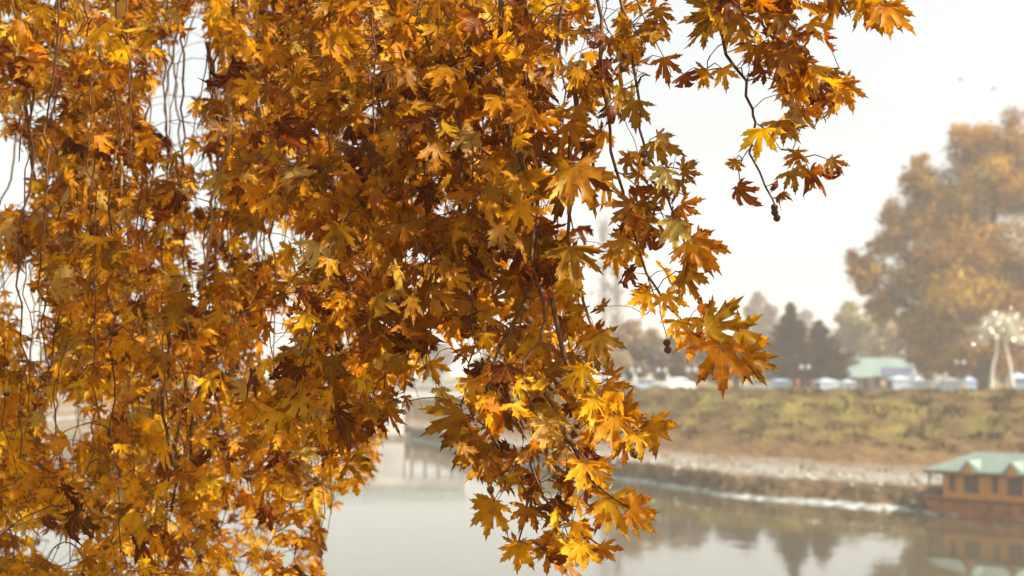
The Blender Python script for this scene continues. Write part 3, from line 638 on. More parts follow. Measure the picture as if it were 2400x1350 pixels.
# ------------------------------------------------------------------ near plane tree: leaves
def leaf_template(r, simple=False, crumple=False, flat=False):
    deep = r.uniform(.22, .33); j = lambda s: r.normal(0, s)
    lobes = [(-124 + j(6), .30 + j(.04)), (-79 + j(6), .62 + j(.06)), (-38 + j(4), .88 + j(.05)), (j(3), 1.0 + j(.04)), (38 + j(4), .88 + j(.05)), (79 + j(6), .62 + j(.06)), (124 + j(6), .30 + j(.04))]
    if r.rand() < .4: lobes = lobes[1:-1]
    v = [(0., 0.)]; vein = [1.]; f = []
    def add(p, w): v.append((float(p[0]), float(p[1]))); vein.append(w); return len(v) - 1
    D = lambda a: np.array([math.sin(R(a)), math.cos(R(a))])
    first_s = add(D(lobes[0][0] - 30) * .10, 0.); sin_i = [first_s]
    for i in range(len(lobes) - 1):
        a = (lobes[i][0] + lobes[i+1][0]) / 2; L_ = min(lobes[i][1], lobes[i+1][1]); sin_i.append(add(D(a) * deep * (.55 + .5 * L_), 0.))
    sin_i.append(add(D(lobes[-1][0] + 30) * .10, 0.))
    for i, (a, L_) in enumerate(lobes):
        d = D(a); n = np.array([d[1], -d[0]])
        W = L_ * r.uniform(.52, .74)
        ms = [add(d * L_ * t, 1.) for t in (.34, .58, .79)]; tip = add(d * L_ + n * j(.02), .8)
        for s, si in ((-1, sin_i[i]), (1, sin_i[i+1])):
            k = lambda t, w: add(d * L_ * (t + j(.015)) + n * s * W * w * r.uniform(.88, 1.12), 0.)
            if simple or L_ < .5:
                e1 = k(.5, .16); t1 = k(.66, .19); n1 = k(.72, .09)
                tr = [(0, ms[0], si), (ms[0], e1, si), (ms[0], ms[1], e1), (ms[1], t1, e1), (ms[1], n1, t1), (ms[1], ms[2], n1), (ms[2], tip, n1)]
            else:
                e1 = k(.44, .17); t1 = k(.64, .27); n1 = k(.61, .145); t2 = k(.80, .15); n2 = k(.77, .078)
                tr = [(0, ms[0], si), (ms[0], e1, si), (ms[0], ms[1], e1), (ms[1], t1, e1), (ms[1], n1, t1), (ms[1], ms[2], n1), (ms[2], t2, n1), (ms[2], n2, t2), (ms[2], tip, n2)]
            if s < 0: tr = [q[::-1] for q in tr]
            f += tr
    P2 = np.array(v); vein = np.array(vein); x, y = P2[:, 0].copy(), P2[:, 1].copy(); rr_ = np.hypot(x, y)
    z = (1 - vein) * r.uniform(.02, .09) + .04 * np.sin(x * 9 + r.rand() * 6) * np.sin(y * 7 + r.rand() * 6)
    ky = r.uniform(-.5, 1.3) if not crumple else r.uniform(1.6, 3.2) * r.choice([-1, 1]); kx = r.uniform(-.9, .9) if not crumple else r.uniform(1.6, 3.4) * r.choice([-1, 1])
    if flat: ky, kx = r.uniform(-.15, .65), r.uniform(-.45, .45)
    tw = r.uniform(-.5, .5) * (2.2 if crumple else 1)
    def bend(u, z, k):
        if abs(k) < 1e-3: return u, z
        th = u * k; return np.sin(th) / k - z * np.sin(th), (1 - np.cos(th)) / k + z * np.cos(th)
    x, z = bend(x, z, kx); y, z = bend(y, z, ky)
    a = y * tw; x, z = x * np.cos(a) - z * np.sin(a), x * np.sin(a) + z * np.cos(a)
    return np.stack([x, y, z], 1), np.array(f), vein
rt = np.random.RandomState(3)
TPL = [leaf_template(rt) for _ in range(22)]; TPL_S = [leaf_template(rt, simple=True) for _ in range(20)]; TPL_C = [leaf_template(rt, crumple=True) for _ in range(12)]; TPL_F = [leaf_template(rt, flat=True) for _ in range(14)]
CLS = {'b': [(.44, .175, .003), (.36, .135, .003), (.50, .215, .004)],      # brown orange
       'o': [(.72, .34, .006), (.78, .39, .007), (.65, .28, .005)],      # orange
       'y': [(.88, .45, .010), (.90, .50, .014), (.84, .39, .008)],      # yellow
       'g': [(.38, .185, .006), (.42, .21, .008), (.34, .16, .005)],      # olive
       'p': [(.66, .46, .11), (.62, .40, .09), (.60, .44, .14)],         # pale
       'r': [(.20, .045, .006), (.24, .06, .006), (.16, .04, .008)]}      # dry red brown
class Foliage:
    def __init__(s): s.V = []; s.F = []; s.A = []; s.C = []; s.n = 0
    def add(s, base, tipdir, nrm, L_, tpl, col):
        t = Vector(tipdir).normalized(); n = Vector(nrm); n = (n - t * n.dot(t)); n = n.normalized() if n.length > 1e-4 else t.orthogonal().normalized(); x = t.cross(n)
        M = np.array([x, t, n]); v, f, a = tpl
        s.V.append(v @ M * L_ + np.array(base)); s.F.append(f + s.n); s.A.append(a); s.C.append(np.tile(np.array(col), (len(v), 1))); s.n += len(v)
    def build(s, parent):
        if not s.V: return
        np_mesh('foliage', np.concatenate(s.V), np.concatenate(s.F), M_LEAF, parent, True, attrs={'vein': np.concatenate(s.A)}, cols={'leaf_colour': np.concatenate(s.C)})
def colour(cls): 
    c = rnd.choice(CLS[cls]); k = rnd.uniform(.82, 1.18); return (min(.92, c[0] * k), min(.8, c[1] * k * rnd.uniform(.88, 1.12)), c[2] * k)

# density of foliage in the picture, rows of 50 px: (x0, x1, density)
ROWS = [
 [(-60, 1570, 8), (1610, 1930, 8), (1960, 2110, 7)],
 [(-60, 430, 7), (480, 1560, 8), (1620, 1900, 8), (2040, 2110, 4)],
 [(-60, 400, 6), (500, 1320, 9), (1390, 1560, 7), (1720, 1930, 8)],
 [(-60, 390, 6), (500, 1310, 9), (1350, 1400, 4), (1400, 1560, 7), (1740, 1970, 7)],
 [(-60, 360, 5), (500, 1290, 9), (1330, 1500, 7), (1800, 1990, 8)],
 [(-60, 60, 5), (150, 340, 5), (450, 1280, 8), (1330, 1490, 7), (1850, 1950, 6)],
 [(-60, 380, 6), (460, 1260, 8), (1290, 1400, 7), (1450, 1550, 7), (1790, 1870, 4)],
 [(60, 450, 7), (500, 1250, 9), (1290, 1380, 6), (1460, 1590, 8)],
 [(80, 470, 7), (500, 1260, 9), (1290, 1400, 7), (1450, 1600, 8)],
 [(30, 460, 7), (480, 620, 5), (620, 1320, 8), (1440, 1600, 8)],
 [(-60, 450, 7), (460, 640, 4), (640, 1310, 9), (1440, 1600, 8)],
 [(-60, 460, 8), (470, 640, 6), (700, 1370, 8), (1450, 1620, 8)],
 [(-60, 50, 8), (75, 460, 8), (480, 620, 7), (640, 950, 7), (980, 1370, 9), (1450, 1620, 7)],
 [(100, 460, 8), (480, 700, 7), (700, 960, 8), (1000, 1370, 8), (1490, 1620, 7)],
 [(-60, 40, 8), (95, 440, 8), (470, 950, 7), (960, 1390, 8), (1490, 1650, 6)],
 [(-60, 50, 7), (95, 480, 8), (480, 620, 6), (680, 980, 8), (1020, 1400, 7), (1560, 1660, 4)],
 [(-60, 50, 7), (100, 600, 8), (680, 1010, 8), (1080, 1420, 7)],
 [(-60, 70, 8), (110, 620, 8), (640, 1000, 8), (1130, 1410, 8)],
 [(-60, 640, 8), (640, 990, 8), (1090, 1200, 7), (1210, 1270, 5), (1340, 1450, 8)],
 [(-60, 100, 7), (170, 960, 8), (1040, 1190, 9), (1210, 1500, 7)],
 [(-60, 120, 7), (180, 900, 8), (1040, 1160, 8), (1200, 1420, 7), (1430, 1530, 6)],
 [(-60, 880, 8), (1080, 1180, 7), (1210, 1400, 6)],
 [(-60, 880, 8), (1110, 1230, 5), (1230, 1400, 7)],
 [(-60, 840, 8), (1210, 1430, 7)],
 [(-60, 200, 7), (200, 760, 7), (1220, 1470, 7)],
 [(-60, 150, 7), (200, 760, 7), (1250, 1400, 7)],
 [(-60, 100, 6), (180, 560, 6), (590, 770, 6), (1290, 1410, 6)],
 [(-60, 760, 7), (1300, 1400, 6)], [(-60, 760, 7), (1300, 1400, 5)]]
def dens(x, y):
    if y < 0: return 7 if (x < 1560 or 1620 < x < 2080) else 0
    k = int(y // 50)
    if k >= len(ROWS): return 0
    for a, b, d in ROWS[k]:
        if a <= x <= b: return d
    return 0

class Branch:
    def __init__(s, pts, r0=.012, r1=.004, wob=.012, light=False):
        """pts: world points, smoothed with wobble"""
        q = []; pts = [Vector(p) for p in pts]
        for i in range(len(pts) - 1):
            p0 = pts[max(i-1, 0)]; p1 = pts[i]; p2 = pts[i+1]; p3 = pts[min(i+2, len(pts)-1)]
            n = max(2, int((p2 - p1).length / .07))
            for k in range(n):
                t = k / n; c = .5 * ((2*p1) + (p2-p0)*t + (2*p0-5*p1+4*p2-p3)*t*t + (-p0+3*p1-3*p2+p3)*t**3)
                q.append(c + Vector((rnd.gauss(0, wob), rnd.gauss(0, wob), rnd.gauss(0, wob*.5))))
        q.append(pts[-1]); s.p = q; n = len(q)
        s.rad = [r0 + (r1 - r0) * (i / (n-1)) for i in range(n)]
        s.mb = MB(); s.mb.tube(q, s.rad, 6); s.fol = Foliage(); s.seeds = []; s.arr = np.array([tuple(a) for a in q]); s.nodes = [s.arr]; s.light = light
    def nearest(s, v, above=True):
        a = np.concatenate(s.nodes); d = a - np.array(v); dist = np.linalg.norm(d, axis=1) + (np.clip(-d[:, 2], 0, 9) * 1.2 if above else 0)
        i = int(np.argmin(dist)); return Vector(a[i]), float(dist[i])
    def twig(s, a, b, r0=.0035, r1=.0018, keep=True):
        a, b = Vector(a), Vector(b); L_ = (b - a).length; n = max(2, int(L_ / .04)); pts = []
        sag = Vector((0, 0, L_ * .12))
        for i in range(n + 1):
            f = i / n; p = a.lerp(b, f) + sag * math.sin(f * math.pi)
            if 0 < i < n: p += Vector((rnd.gauss(0, .005), rnd.gauss(0, .005), rnd.gauss(0, .004)))
            pts.append(p)
        s.mb.tube(pts, [r0 + (r1 - r0) * i / n for i in range(n + 1)], 4)
        if keep and len(pts) > 2: s.nodes.append(np.array([tuple(p) for p in pts[1:]]))
TREE = thing('plane_tree', 'golden orange plane tree with long hanging leafy branches in the left foreground', 'tree', (-10.5, 7.0, gz(-10.5, 7.0)))
TO = Vector(TREE.location)

def hang(pp, r0=.012, r1=.004, wob=.010, up=True):
    """branch given by photo positions (x, y, distance); continued up to the limbs over the frame"""
    w = [P(*p) for p in pp]
    if up:
        t = w[0]; top = Vector((t.x - .25 + rnd.uniform(-.1, .1), t.y + .1, max(t.z + .5, 9.6 + .1 * t.y))); w = [top, t.lerp(top, .45) + Vector((rnd.uniform(-.08, .08), 0, 0))] + w
    return Branch(w, r0, r1, wob)
HERO = []   # sharp branches
D0 = 4.85
hb = [
 [(1640, -60, 5.0), (1690, 60, 4.95), (1700, 130, 4.9), (1745, 190, 4.9), (1765, 260, 4.9), (1775, 290, 4.9), (1760, 360, 4.9), (1798, 440, 4.9), (1815, 478, 4.9)],
 [(1760, -80, 5.1), (1790, 60, 5.0), (1850, 110, 5.0), (1920, 160, 5.0), (1965, 195, 5.0)],
 [(1980, -120, 5.1), (2030, -40, 5.0), (2065, 15, 5.0)],
 [(1400, -60, 5.0), (1405, 120, 4.95), (1430, 300, 4.9), (1440, 400, 4.9), (1470, 500, 4.85), (1500, 600, 4.85), (1540, 680, 4.85), (1590, 745, 4.8), (1640, 785, 4.8), (1725, 822, 4.8)],
 [(1440, -80, 5.05), (1470, 60, 5.0), (1500, 200, 4.95), (1500, 300, 4.9), (1540, 400, 4.9), (1580, 500, 4.9), (1610, 580, 4.9)],
 [(1170, -80, 5.0), (1170, 150, 5.0), (1190, 300, 4.95), (1240, 450, 4.9), (1245, 650, 4.9), (1190, 780, 4.9), (1150, 880, 4.85), (1140, 1000, 4.8), (1190, 1080, 4.8), (1235, 1160, 4.8), (1215, 1270, 4.8)],
 [(1310, -60, 5.1), (1310, 50, 5.05), (1290, 200, 5.0), (1268, 300, 4.95), (1265, 420, 4.9), (1250, 600, 4.85), (1280, 750, 4.85), (1230, 850, 4.8), (1250, 960, 4.75), (1250, 1090, 4.75), (1280, 1170, 4.75), (1340, 1230, 4.75), (1400, 1275, 4.75)],
 [(1290, 700, 4.85), (1330, 850, 4.8), (1370, 900, 4.8), (1430, 960, 4.75), (1490, 1010, 4.75), (1520, 1000, 4.75)],
 [(1260, 880, 4.8), (1300, 960, 4.75), (1350, 1060, 4.7), (1390, 1130, 4.7), (1440, 1170, 4.75), (1480, 1190, 4.75)],
 [(1050, -60, 5.1), (1060, 150, 5.05), (1080, 350, 5.0), (1075, 550, 5.0), (1110, 750, 4.95), (1100, 850, 4.95), (1080, 950, 4.9)],
 [(1340, 150, 5.0), (1350, 250, 4.95), (1330, 350, 4.9), (1340, 450, 4.9), (1330, 560, 4.9), (1370, 700, 4.85), (1400, 780, 4.85)],
]
for k, h in enumerate(hb): HERO.append(hang(h, .010 if k not in (5, 6) else .013, .003, .006, up=(k not in (7, 8, 10))))
HERO[0].twig(P(1775, 290, 4.9), P(1830, 350, 4.88)); HERO[0].twig(P(1830, 350, 4.88), P(1880, 370, 4.88)); HERO[0].twig(P(1880, 370, 4.88), P(1942, 374, 4.88))
HERO[0].twig(P(1700, 100, 4.9), P(1665, 130, 4.9)); HERO[0].twig(P(1665, 130, 4.9), P(1658, 160, 4.9)); HERO[0].twig(P(1690, 160, 4.9), P(1650, 165, 4.9)); HERO[0].twig(P(1765, 340, 4.9), P(1740, 372, 4.9)); HERO[0].twig(P(1740, 372, 4.9), P(1735, 432, 4.9))
HERO[3].twig(P(1440, 400, 4.9), P(1520, 470, 4.87)); HERO[3].twig(P(1520, 470, 4.87), P(1560, 520, 4.87))

# named leaves of the sharp sprays: base x,y, tip x,y, class, distance, crumpled
HL = [(1690,808,1695,925,'b',4.72),(1655,768,1768,748,'g',4.76),(1740,832,1818,838,'g',4.78),(1738,838,1785,905,'g',4.84),(1722,778,1802,800,'g',4.86),(1585,752,1586,812,'o',4.78),(1513,688,1500,745,'y',4.74),(1520,690,1470,690,'y',4.80),(1562,690,1590,745,'o',4.8),
 (1625,782,1616,860,'o',4.8),(1640,745,1640,810,'y',4.86),(1600,635,1648,712,'g',4.78),(1612,565,1665,645,'b',4.8),(1630,560,1692,640,'o',4.86),(1578,518,1584,590,'p',4.74),(1600,402,1645,408,'g',4.8),(1560,395,1540,450,'p',4.76),(1600,395,1628,372,'b',4.86),(1595,480,1642,512,'b',4.84),(1540,318,1580,345,'p',4.8),(1535,330,1560,400,'g',4.84),
 (1480,480,1420,535,'b',4.82),(1500,520,1505,600,'b',4.86),(1345,392,1400,498,'b',4.74),(1335,395,1268,428,'g',4.78),(1352,380,1300,520,'b',4.84),(1338,580,1360,685,'g',4.72),(1345,590,1300,640,'g',4.78),(1470,560,1432,618,'b',4.8),(1330,290,1365,355,'b',4.84),(1350,250,1375,300,'g',4.82),(1440,590,1450,650,'o',4.9),
 (1402,785,1425,862,'g',4.72),(1398,775,1375,850,'b',4.82),(1368,858,1362,935,'y',4.7),(1395,932,1383,1005,'y',4.66),(1398,930,1350,965,'y',4.74),(1440,978,1437,1068,'y',4.7),(1492,1018,1500,1080,'y',4.66),(1520,1000,1562,1085,'o',4.72),(1525,985,1575,1035,'b',4.78),(1465,1035,1467,1098,'b',4.78),
 (1280,992,1276,1060,'p',4.64),(1282,990,1238,1012,'p',4.70),(1285,992,1335,1042,'p',4.72),(1373,1084,1356,1160,'y',4.64),(1378,1084,1425,1155,'y',4.70),(1370,1075,1330,1105,'y',4.76),(1085,968,998,1020,'g',4.72),(1095,985,1040,1050,'g',4.78),(1105,1010,1070,1102,'g',4.72),(1160,955,1205,1012,'b',4.8),(1160,940,1185,1000,'b',4.86),
 (1140,1068,1096,1135,'g',4.76),(1140,1070,1150,1140,'o',4.82),(1215,1062,1178,1112,'b',4.8),(1155,1178,1140,1262,'o',4.7),(1160,1180,1095,1195,'o',4.76),(1215,1274,1213,1350,'o',4.7),(1215,1278,1168,1290,'o',4.76),(1220,1278,1252,1332,'o',4.8),(1232,1188,1215,1248,'b',4.8),(1245,1190,1260,1250,'g',4.84),(1362,1278,1368,1348,'y',4.66),(1358,1280,1302,1302,'y',4.72),(1370,1285,1402,1320,'o',4.78),
 (1352,1225,1362,1280,'y',4.7),(1425,1168,1465,1252,'o',4.74),(1430,1160,1400,1240,'b',4.82),(1478,1190,1538,1212,'o',4.74),(1470,1195,1528,1248,'b',4.8),(1470,1180,1515,1165,'o',4.84),(1408,1278,1450,1325,'b',4.78),(1410,1120,1442,1128,'o',4.84),(1455,975,1480,918,'b',4.84),(1420,900,1475,945,'o',4.82),(1430,880,1440,840,'b',4.88),
 (1688,26,1592,50,'g',4.84),(1690,35,1650,100,'g',4.92),(1715,22,1708,105,'g',4.8),(1740,75,1735,125,'o',4.86),(1775,105,1778,170,'b',4.84),(1840,105,1832,210,'b',4.78),(1895,55,1925,110,'y',4.86),(1905,155,1912,225,'y',4.8),(1975,190,2022,210,'b',4.82),(1972,195,2002,265,'o',4.78),(1960,215,1978,262,'g',4.86),
 (1830,285,1878,335,'g',4.8),(1820,285,1812,350,'o',4.84),(1785,300,1780,375,'y',4.74),(1652,168,1640,212,'o',4.82),(1655,165,1622,195,'b',4.86),(1692,160,1705,212,'o',4.8),(1855,400,1872,455,'g',4.82),(1948,375,1975,412,'g',4.84),(1870,362,1845,395,'b',4.88),(1865,355,1880,400,'b',4.86),
 (2068,12,2070,105,'o',4.8),(2062,15,2030,75,'b',4.86),(2080,12,2112,75,'o',4.84),(2030,-20,2042,35,'y',4.84),(1990,-20,1975,35,'b',4.9),(1555,135,1570,195,'b',4.9),(1540,25,1565,70,'b',4.9),(1508,60,1540,112,'g',4.9),(1555,60,1535,105,'b',4.96),(960,770,1040,640,'b',5.0),(1090,690,1005,720,'b',5.1),(1095,700,1065,790,'b',5.0),
 (1008,848,1030,905,'y',5.3),(980,540,920,500,'g',5.1),(990,560,930,600,'b',5.1),(1000,540,1045,600,'b',5.2),(840,100,885,130,'p',5.2),(835,105,790,100,'y',5.3),(800,75,745,60,'p',5.3),(1000,30,1040,45,'p',5.3),(985,150,1000,90,'y',5.5),(965,150,975,195,'y',5.5),(1080,220,1000,215,'b',5.0),(1085,222,1075,310,'b',5.0),(1240,335,1228,380,'p',4.85),(1215,400,1190,350,'p',5.0),(1215,405,1220,500,'y',4.9)]
HC = [(1600,175,1628,232,'r',4.85),(1725,375,1705,415,'b',4.85),(1728,438,1772,500,'r',4.85),(1898,402,1905,470,'r',4.85),(1932,405,1968,458,'r',4.85),(1830,452,1850,485,'b',4.85),(1815,430,1840,450,'r',4.9),(1900,255,1910,312,'o',4.84),(1870,215,1885,260,'y',4.86),(1485,640,1430,640,'r',4.84),(1650,712,1620,760,'r',4.84),
      (1180,900,1150,950,'r',4.85),(1260,930,1270,975,'r',4.86),(1190,1040,1160,1075,'r',4.8),(1330,1130,1290,1180,'r',4.82),(1300,1170,1330,1220,'r',4.82),(1370,1150,1410,1190,'r',4.84),(1260,1120,1220,1150,'r',4.84),(1060,360,1090,400,'r',5.0),(1150,320,1170,370,'r',5.0)]
def put_leaf(br, base, tip, cls, crumple=False, face=.35, tpl=None, Lk=1.0):
    t = tip - base; L_ = t.length * Lk
    nrm = Vector((rnd.gauss(0, face), -1, rnd.gauss(.12, face)))
    t = t + Vector((0, rnd.gauss(0, .3) * L_, 0))
    tp = tpl or rnd.choice(TPL_C if crumple else TPL)
    br.fol.add(base, t, nrm, L_, tp, colour(cls))
def hero_leaf(x, y, tx, ty, cls, d, cr):
    b_, t_ = P(x, y, d), P(tx, ty, d)
    L_ = (t_ - b_).length; 
    best = min(HERO, key=lambda h: h.nearest(b_, False)[1]); q, dist = best.nearest(b_, False)
    put_leaf(best, b_, t_, cls, cr, .2, tpl=(None if cr else rnd.choice(TPL_F)), Lk=(1.25 if cr else 1.17))
    if dist > .01: best.twig(q, b_, .0022, .0014, keep=False)
for h in HL: hero_leaf(*h, False)
for h in HC: hero_leaf(*h, True)

# random branches in depth layers
LAY = []
def rand_branch(x, d, yend, wx=40):
    pts = []; y = -120; xx = x
    while y < yend:
        pts.append((xx, y, d + rnd.uniform(-.1, .1) * d / 6)); y += rnd.uniform(120, 220); xx += rnd.gauss(0, wx * .25) 
    pts.append((xx, yend, d)); return hang(pts, rnd.uniform(.005, .009) * (d / 5) ** .4, .002, .009)
for x in (700, 780, 860, 930, 1000, 1120, 1230, 1330): LAY.append((rand_branch(x, rnd.uniform(4.9, 5.5), rnd.uniform(700, 900)), 'A'))
for i in range(28): x = -60 + i * 45 + rnd.uniform(-18, 18); LAY.append((rand_branch(x, rnd.uniform(5.6, 7.4), (rnd.uniform(1050, 1380) if x < 820 else rnd.uniform(750, 950)), 60), 'B'))
for i in range(30): x = -60 + i * 42 + rnd.uniform(-18, 18); LAY.append((rand_branch(x, rnd.uniform(7.6, 10.5), (rnd.uniform(1000, 1380) if x < 800 else rnd.uniform(700, 900)), 80), 'C'))
# bare pale branches seen on the left
LONG = [[(515, -80, 6.2), (530, 120, 6.1), (540, 240, 6.1), (535, 330, 6.0), (500, 430, 6.0), (490, 560, 6.0), (470, 680, 6.0)], [(262, -80, 6.6), (268, 120, 6.6), (290, 230, 6.6), (285, 350, 6.5), (285, 470, 6.5)],
        [(395, 780, 6.0), (392, 850, 6.0), (385, 1010, 6.0), (420, 1120, 6.0), (400, 1200, 6.0)], [(480, 850, 6.2), (455, 960, 6.2), (445, 1080, 6.2)], [(590, 60, 7.0), (600, 170, 7.0), (585, 290, 7.0), (560, 430, 7.0)], [(640, -40, 7.2), (620, 200, 7.2), (640, 400, 7.2), (630, 560, 7.0)], [(490, 100, 6.6), (500, 200, 6.6), (512, 300, 6.6)], [(60, 250, 6.8), (70, 350, 6.8), (100, 480, 6.8)]]
for k, h in enumerate(LONG):
    b_ = hang(h, .015 if k == 0 else .011, .007 if k < 2 else .005, .006, up=h[0][1] < 70); b_.light = k in (0, 1); LAY.append((b_, 'B'))
byl = {'A': [b for b, l in LAY if l == 'A'] + HERO[3:], 'B': [b for b, l in LAY if l == 'B'], 'C': [b for b, l in LAY if l == 'C'], 'H': HERO}
allp = {k: (np.concatenate([b.arr for b in v]), np.concatenate([[i] * len(b.arr) for i, b in enumerate(v)])) for k, v in byl.items()}
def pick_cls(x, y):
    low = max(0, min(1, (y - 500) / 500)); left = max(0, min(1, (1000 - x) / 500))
    yb = .10 + .85 * low * left + .05 * low  # yellower towards the lower left: backlit glow put into the leaf colours
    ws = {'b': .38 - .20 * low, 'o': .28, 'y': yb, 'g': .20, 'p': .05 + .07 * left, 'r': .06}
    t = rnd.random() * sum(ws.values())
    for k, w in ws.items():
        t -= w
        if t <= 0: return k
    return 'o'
def cluster(layer, x, y, d, nl, simple):
    if rnd.random() > dens(x, y) / 9: return 0
    if layer in 'BC' and float(smooth_noise(np.array([x]), np.array([y]), 170, 33)[0]) < -.55 and rnd.random() < .85: return 0
    c = P(x, y, d); A, I = allp[layer]
    dd = A - np.array(c); dist = np.linalg.norm(dd * [1, .8, 1], axis=1) + np.clip(-dd[:, 2], 0, 9) * .8
    i = int(np.argmin(dist)); br = byl[layer][int(I[i])]; q, dq = br.nearest(c)
    if dq > .9: return 0
    br.twig(q, c, .0034, .002, True); n = 0
    for k in range(nl):
        L_ = rnd.uniform(.06, .14) * (rnd.uniform(.8, .95) if d > 7 else 1)
        off = Vector((rnd.gauss(0, .075), rnd.gauss(0, .10), rnd.gauss(-.02, .065))); b_ = c + off
        a = rnd.gauss(0, .55) + off.x * 5; dr = Vector((math.sin(a), rnd.gauss(0, .4), -math.cos(a)))
        px, py, _ = PX(b_ + dr * L_ * .6); 
        if dens(px, py) <= 0 or dens(*PX(b_ + dr * L_)[:2]) <= 0 and rnd.random() < .75: continue
        nrm = Vector((rnd.gauss(0, 1.1), -1, rnd.gauss(.25, .7)))
        cr = rnd.random() < .2
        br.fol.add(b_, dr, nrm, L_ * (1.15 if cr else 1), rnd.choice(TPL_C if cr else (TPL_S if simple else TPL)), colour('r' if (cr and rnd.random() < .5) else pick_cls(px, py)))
        br.twig(c, b_, .0018, .0012, False); n += 1
    return n
tot = 0
for _ in range(330): tot += cluster('A', rnd.uniform(640, 1430), rnd.uniform(-60, 960), rnd.uniform(4.8, 5.5), rnd.randint(3, 5), False)
for _ in range(120): tot += cluster('H', rnd.uniform(980, 1540), rnd.uniform(850, 1350), rnd.uniform(4.75, 5.0), rnd.randint(3, 5), False)
for _ in range(130): tot += cluster('H', rnd.uniform(1380, 2110), rnd.uniform(-60, 820), rnd.uniform(4.8, 5.1), rnd.randint(3, 5), False)
for _ in range(70): tot += cluster('H', rnd.uniform(1600, 2110), rnd.uniform(-60, 320), rnd.uniform(4.8, 5.1), rnd.randint(3, 5), False)
for _ in range(850): x, y = rnd.uniform(-60, 1330), rnd.uniform(-60, 1400); tot += cluster('B', x, y, rnd.uniform(5.5, 7.5), rnd.randint(3, 6), False) if not (x > 950 and y > 880) else 0
for _ in range(1650): x, y = rnd.uniform(-60, 1300) if _ < 560 else rnd.uniform(-60, 980), rnd.uniform(-60, 1400); tot += cluster('C', x, y, rnd.uniform(7.6, 12), rnd.randint(3, 6), True) if not (x > 900 and y > 850) else 0
print('leaves', tot)
SEEDS = [(1815,486,4.9),(1816,498,4.88),(1821,511,4.88),(1563,803,4.8),(1565,820,4.78),(1305,893,4.7),(1292,908,4.68),(1350,1015,4.62),(1342,1038,4.6),(955,125,4.95),(968,415,4.9),(970,450,4.9),(1205,870,4.7),(1510,362,4.8),(1512,382,4.8),(845,465,5.4),(1230,720,4.7),(1240,750,4.7),(1488,1065,4.62),(1150,1148,4.7),(1460,160,4.8),(1465,130,4.8),(1120,185,4.8),(1330,1028,4.6)]
for (x, y, d) in SEEDS:
    c = P(x, y, d); best = min(HERO + byl['A'], key=lambda h: h.nearest(c)[1]); q, _ = best.nearest(c); best.twig(q, c, .0014, .0011, False); best.seeds.append(c)
def shoot(br, s0, ln):
    n = max(3, int(ln / .06)); p = Vector(s0); dx, dy = rnd.gauss(0, .16), rnd.gauss(0, .16); pts = [p.copy()]
    for i in range(n):
        dx += rnd.gauss(0, .05); p = p + Vector((dx * .06 + rnd.gauss(0, .005), dy * .06, -.06)); pts.append(p.copy())
        if dens(*PX(p)[:2]) <= 0 and p.z < 8.6: break
        if rnd.random() < .3:
            q = p + Vector((rnd.gauss(0, .03), rnd.gauss(0, .03), rnd.uniform(-.05, .02))); br.mb.tube([p, q], [.0016, .0022], 4)
    m = len(pts); br.mb.tube(pts, [.0042 - .0026 * i / m for i in range(m)], 4); br.nodes.append(np.array([tuple(v) for v in pts]))
for b_, l_ in LAY:
    if b_.light or l_ == 'A': continue
    for k in range(4 if 400 < PX(b_.p[0])[0] < 800 else 1): shoot(b_, b_.p[rnd.randrange(max(1, int(len(b_.p) * .75)))] + Vector((rnd.gauss(0, .08), rnd.gauss(0, .1), 0)), rnd.uniform(.5, 1.5))
for b_ in HERO[3:7] + HERO[9:]:
    for k in range(4): shoot(b_, b_.p[rnd.randrange(max(1, int(len(b_.p) * .7)))], rnd.uniform(.25, .6))
for _ in range(1000): x, y = rnd.uniform(-60, 640), rnd.triangular(-60, 1400, 200); tot += cluster(rnd.choice('BC'), x, y, rnd.uniform(6.4, 10), rnd.randint(3, 6), True)
print('leaves', tot)
def finish(b):
    o = b.mb.build('hanging_branch', M_LIMB if b.light else M_BARK, TREE, True)
    o.matrix_parent_inverse = Matrix.Translation(-TO)
    b.fol.build(o)
    for c in b.seeds:
        mb = MB(); mb.ball((0, 0, 0), .0125, 14, 10); v = [tuple(Vector(p) * (1 + rnd.uniform(-.07, .07))) for p in mb.v]
        s = pym('seed_ball', v, mb.f, M_SEED, o, True); s.location = c
for b in HERO: finish(b)
for b, l in LAY: finish(b)
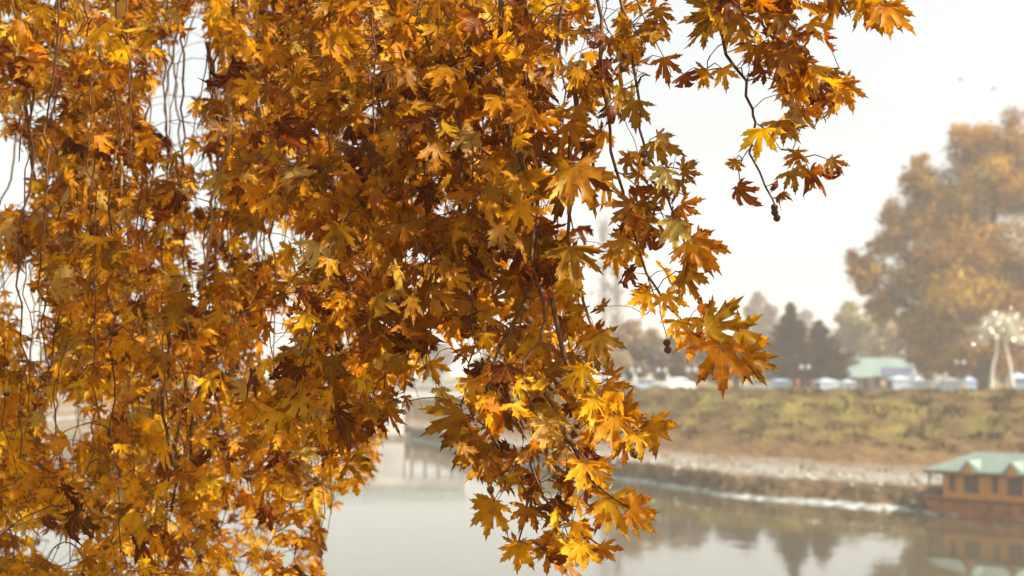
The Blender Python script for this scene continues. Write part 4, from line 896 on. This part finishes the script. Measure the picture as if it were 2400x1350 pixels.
# trunk and the limbs that carry the hanging branches, above and left of the frame
mb = MB(); mb.tube([(0, 0, -.4), (.05, 0, .4), (.1, .05, 2), (.35, .1, 4.2), (.6, .15, 5.6)], [1.0, .72, .58, .52, .48], 16); mb.build('trunk', M_LIMB, TREE, True)
for (y, z, xe) in [(5.0, 10.1, 3.2), (6.4, 10.5, 2.4), (8.0, 10.9, 2.2), (9.6, 11.2, 1.6)]:
    s = Vector((.6, .15, 5.4)); pts = [s]; 
    e0 = Vector((-4.5, y, z)) - TO; e1 = Vector((xe, y - .1, z - .35)) - TO
    pts += [s.lerp(e0, .35) + Vector((0, 0, .5)), s.lerp(e0, .7) + Vector((0, 0, .4)), e0, e0.lerp(e1, .35) + Vector((0, .1, .08)), e0.lerp(e1, .7) + Vector((0, -.08, 0)), e1]
    mb = MB(); mb.tube(pts, [.24, .2, .16, .12, .08, .05, .02], 10); mb.build('limb', M_LIMB, TREE, True)

# unseen part of the crown overhead, added to dapple light on the hanging leaves
bl = []
for i in range(60):
    bl.append((rnd.uniform(-9, 13), rnd.uniform(-2, 12), rnd.uniform(13.2, 15.5), rnd.uniform(.8, 1.7)))
bl += [(rnd.gauss(-10.5, 3.5), rnd.gauss(7, 3.5), rnd.uniform(13, 20), rnd.uniform(1, 2)) for _ in range(50)]
V, F, c = blob_crown([(b[0] - TO.x, b[1] - TO.y, b[2] - TO.z, b[3]) for b in bl], 10000, .12, [CLS['b'][0], CLS['o'][0], CLS['g'][0]], 77)
np_mesh('crown', V, F, M_FAR, TREE, False, cols={'leaf_colour': c})

# ------------------------------------------------------------------ haze
mh = bpy.data.materials.new('haze'); mh.use_nodes = True; nt = mh.node_tree
for n in list(nt.nodes): nt.nodes.remove(n)
out = nt.nodes.new('ShaderNodeOutputMaterial'); pv = nt.nodes.new('ShaderNodeVolumePrincipled')
pv.inputs['Color'].default_value = (.98, .955, .905, 1); pv.inputs['Density'].default_value = 0.00085; pv.inputs['Anisotropy'].default_value = 0.2
nt.links.new(pv.outputs[0], out.inputs['Volume'])
mb = MB(); mb.box((-3050, -450, -5), (3050, 3600, 46)); hz = mb.build('haze', mh); setp(hz, kind='stuff', label='pale autumn haze over the river', category='haze')
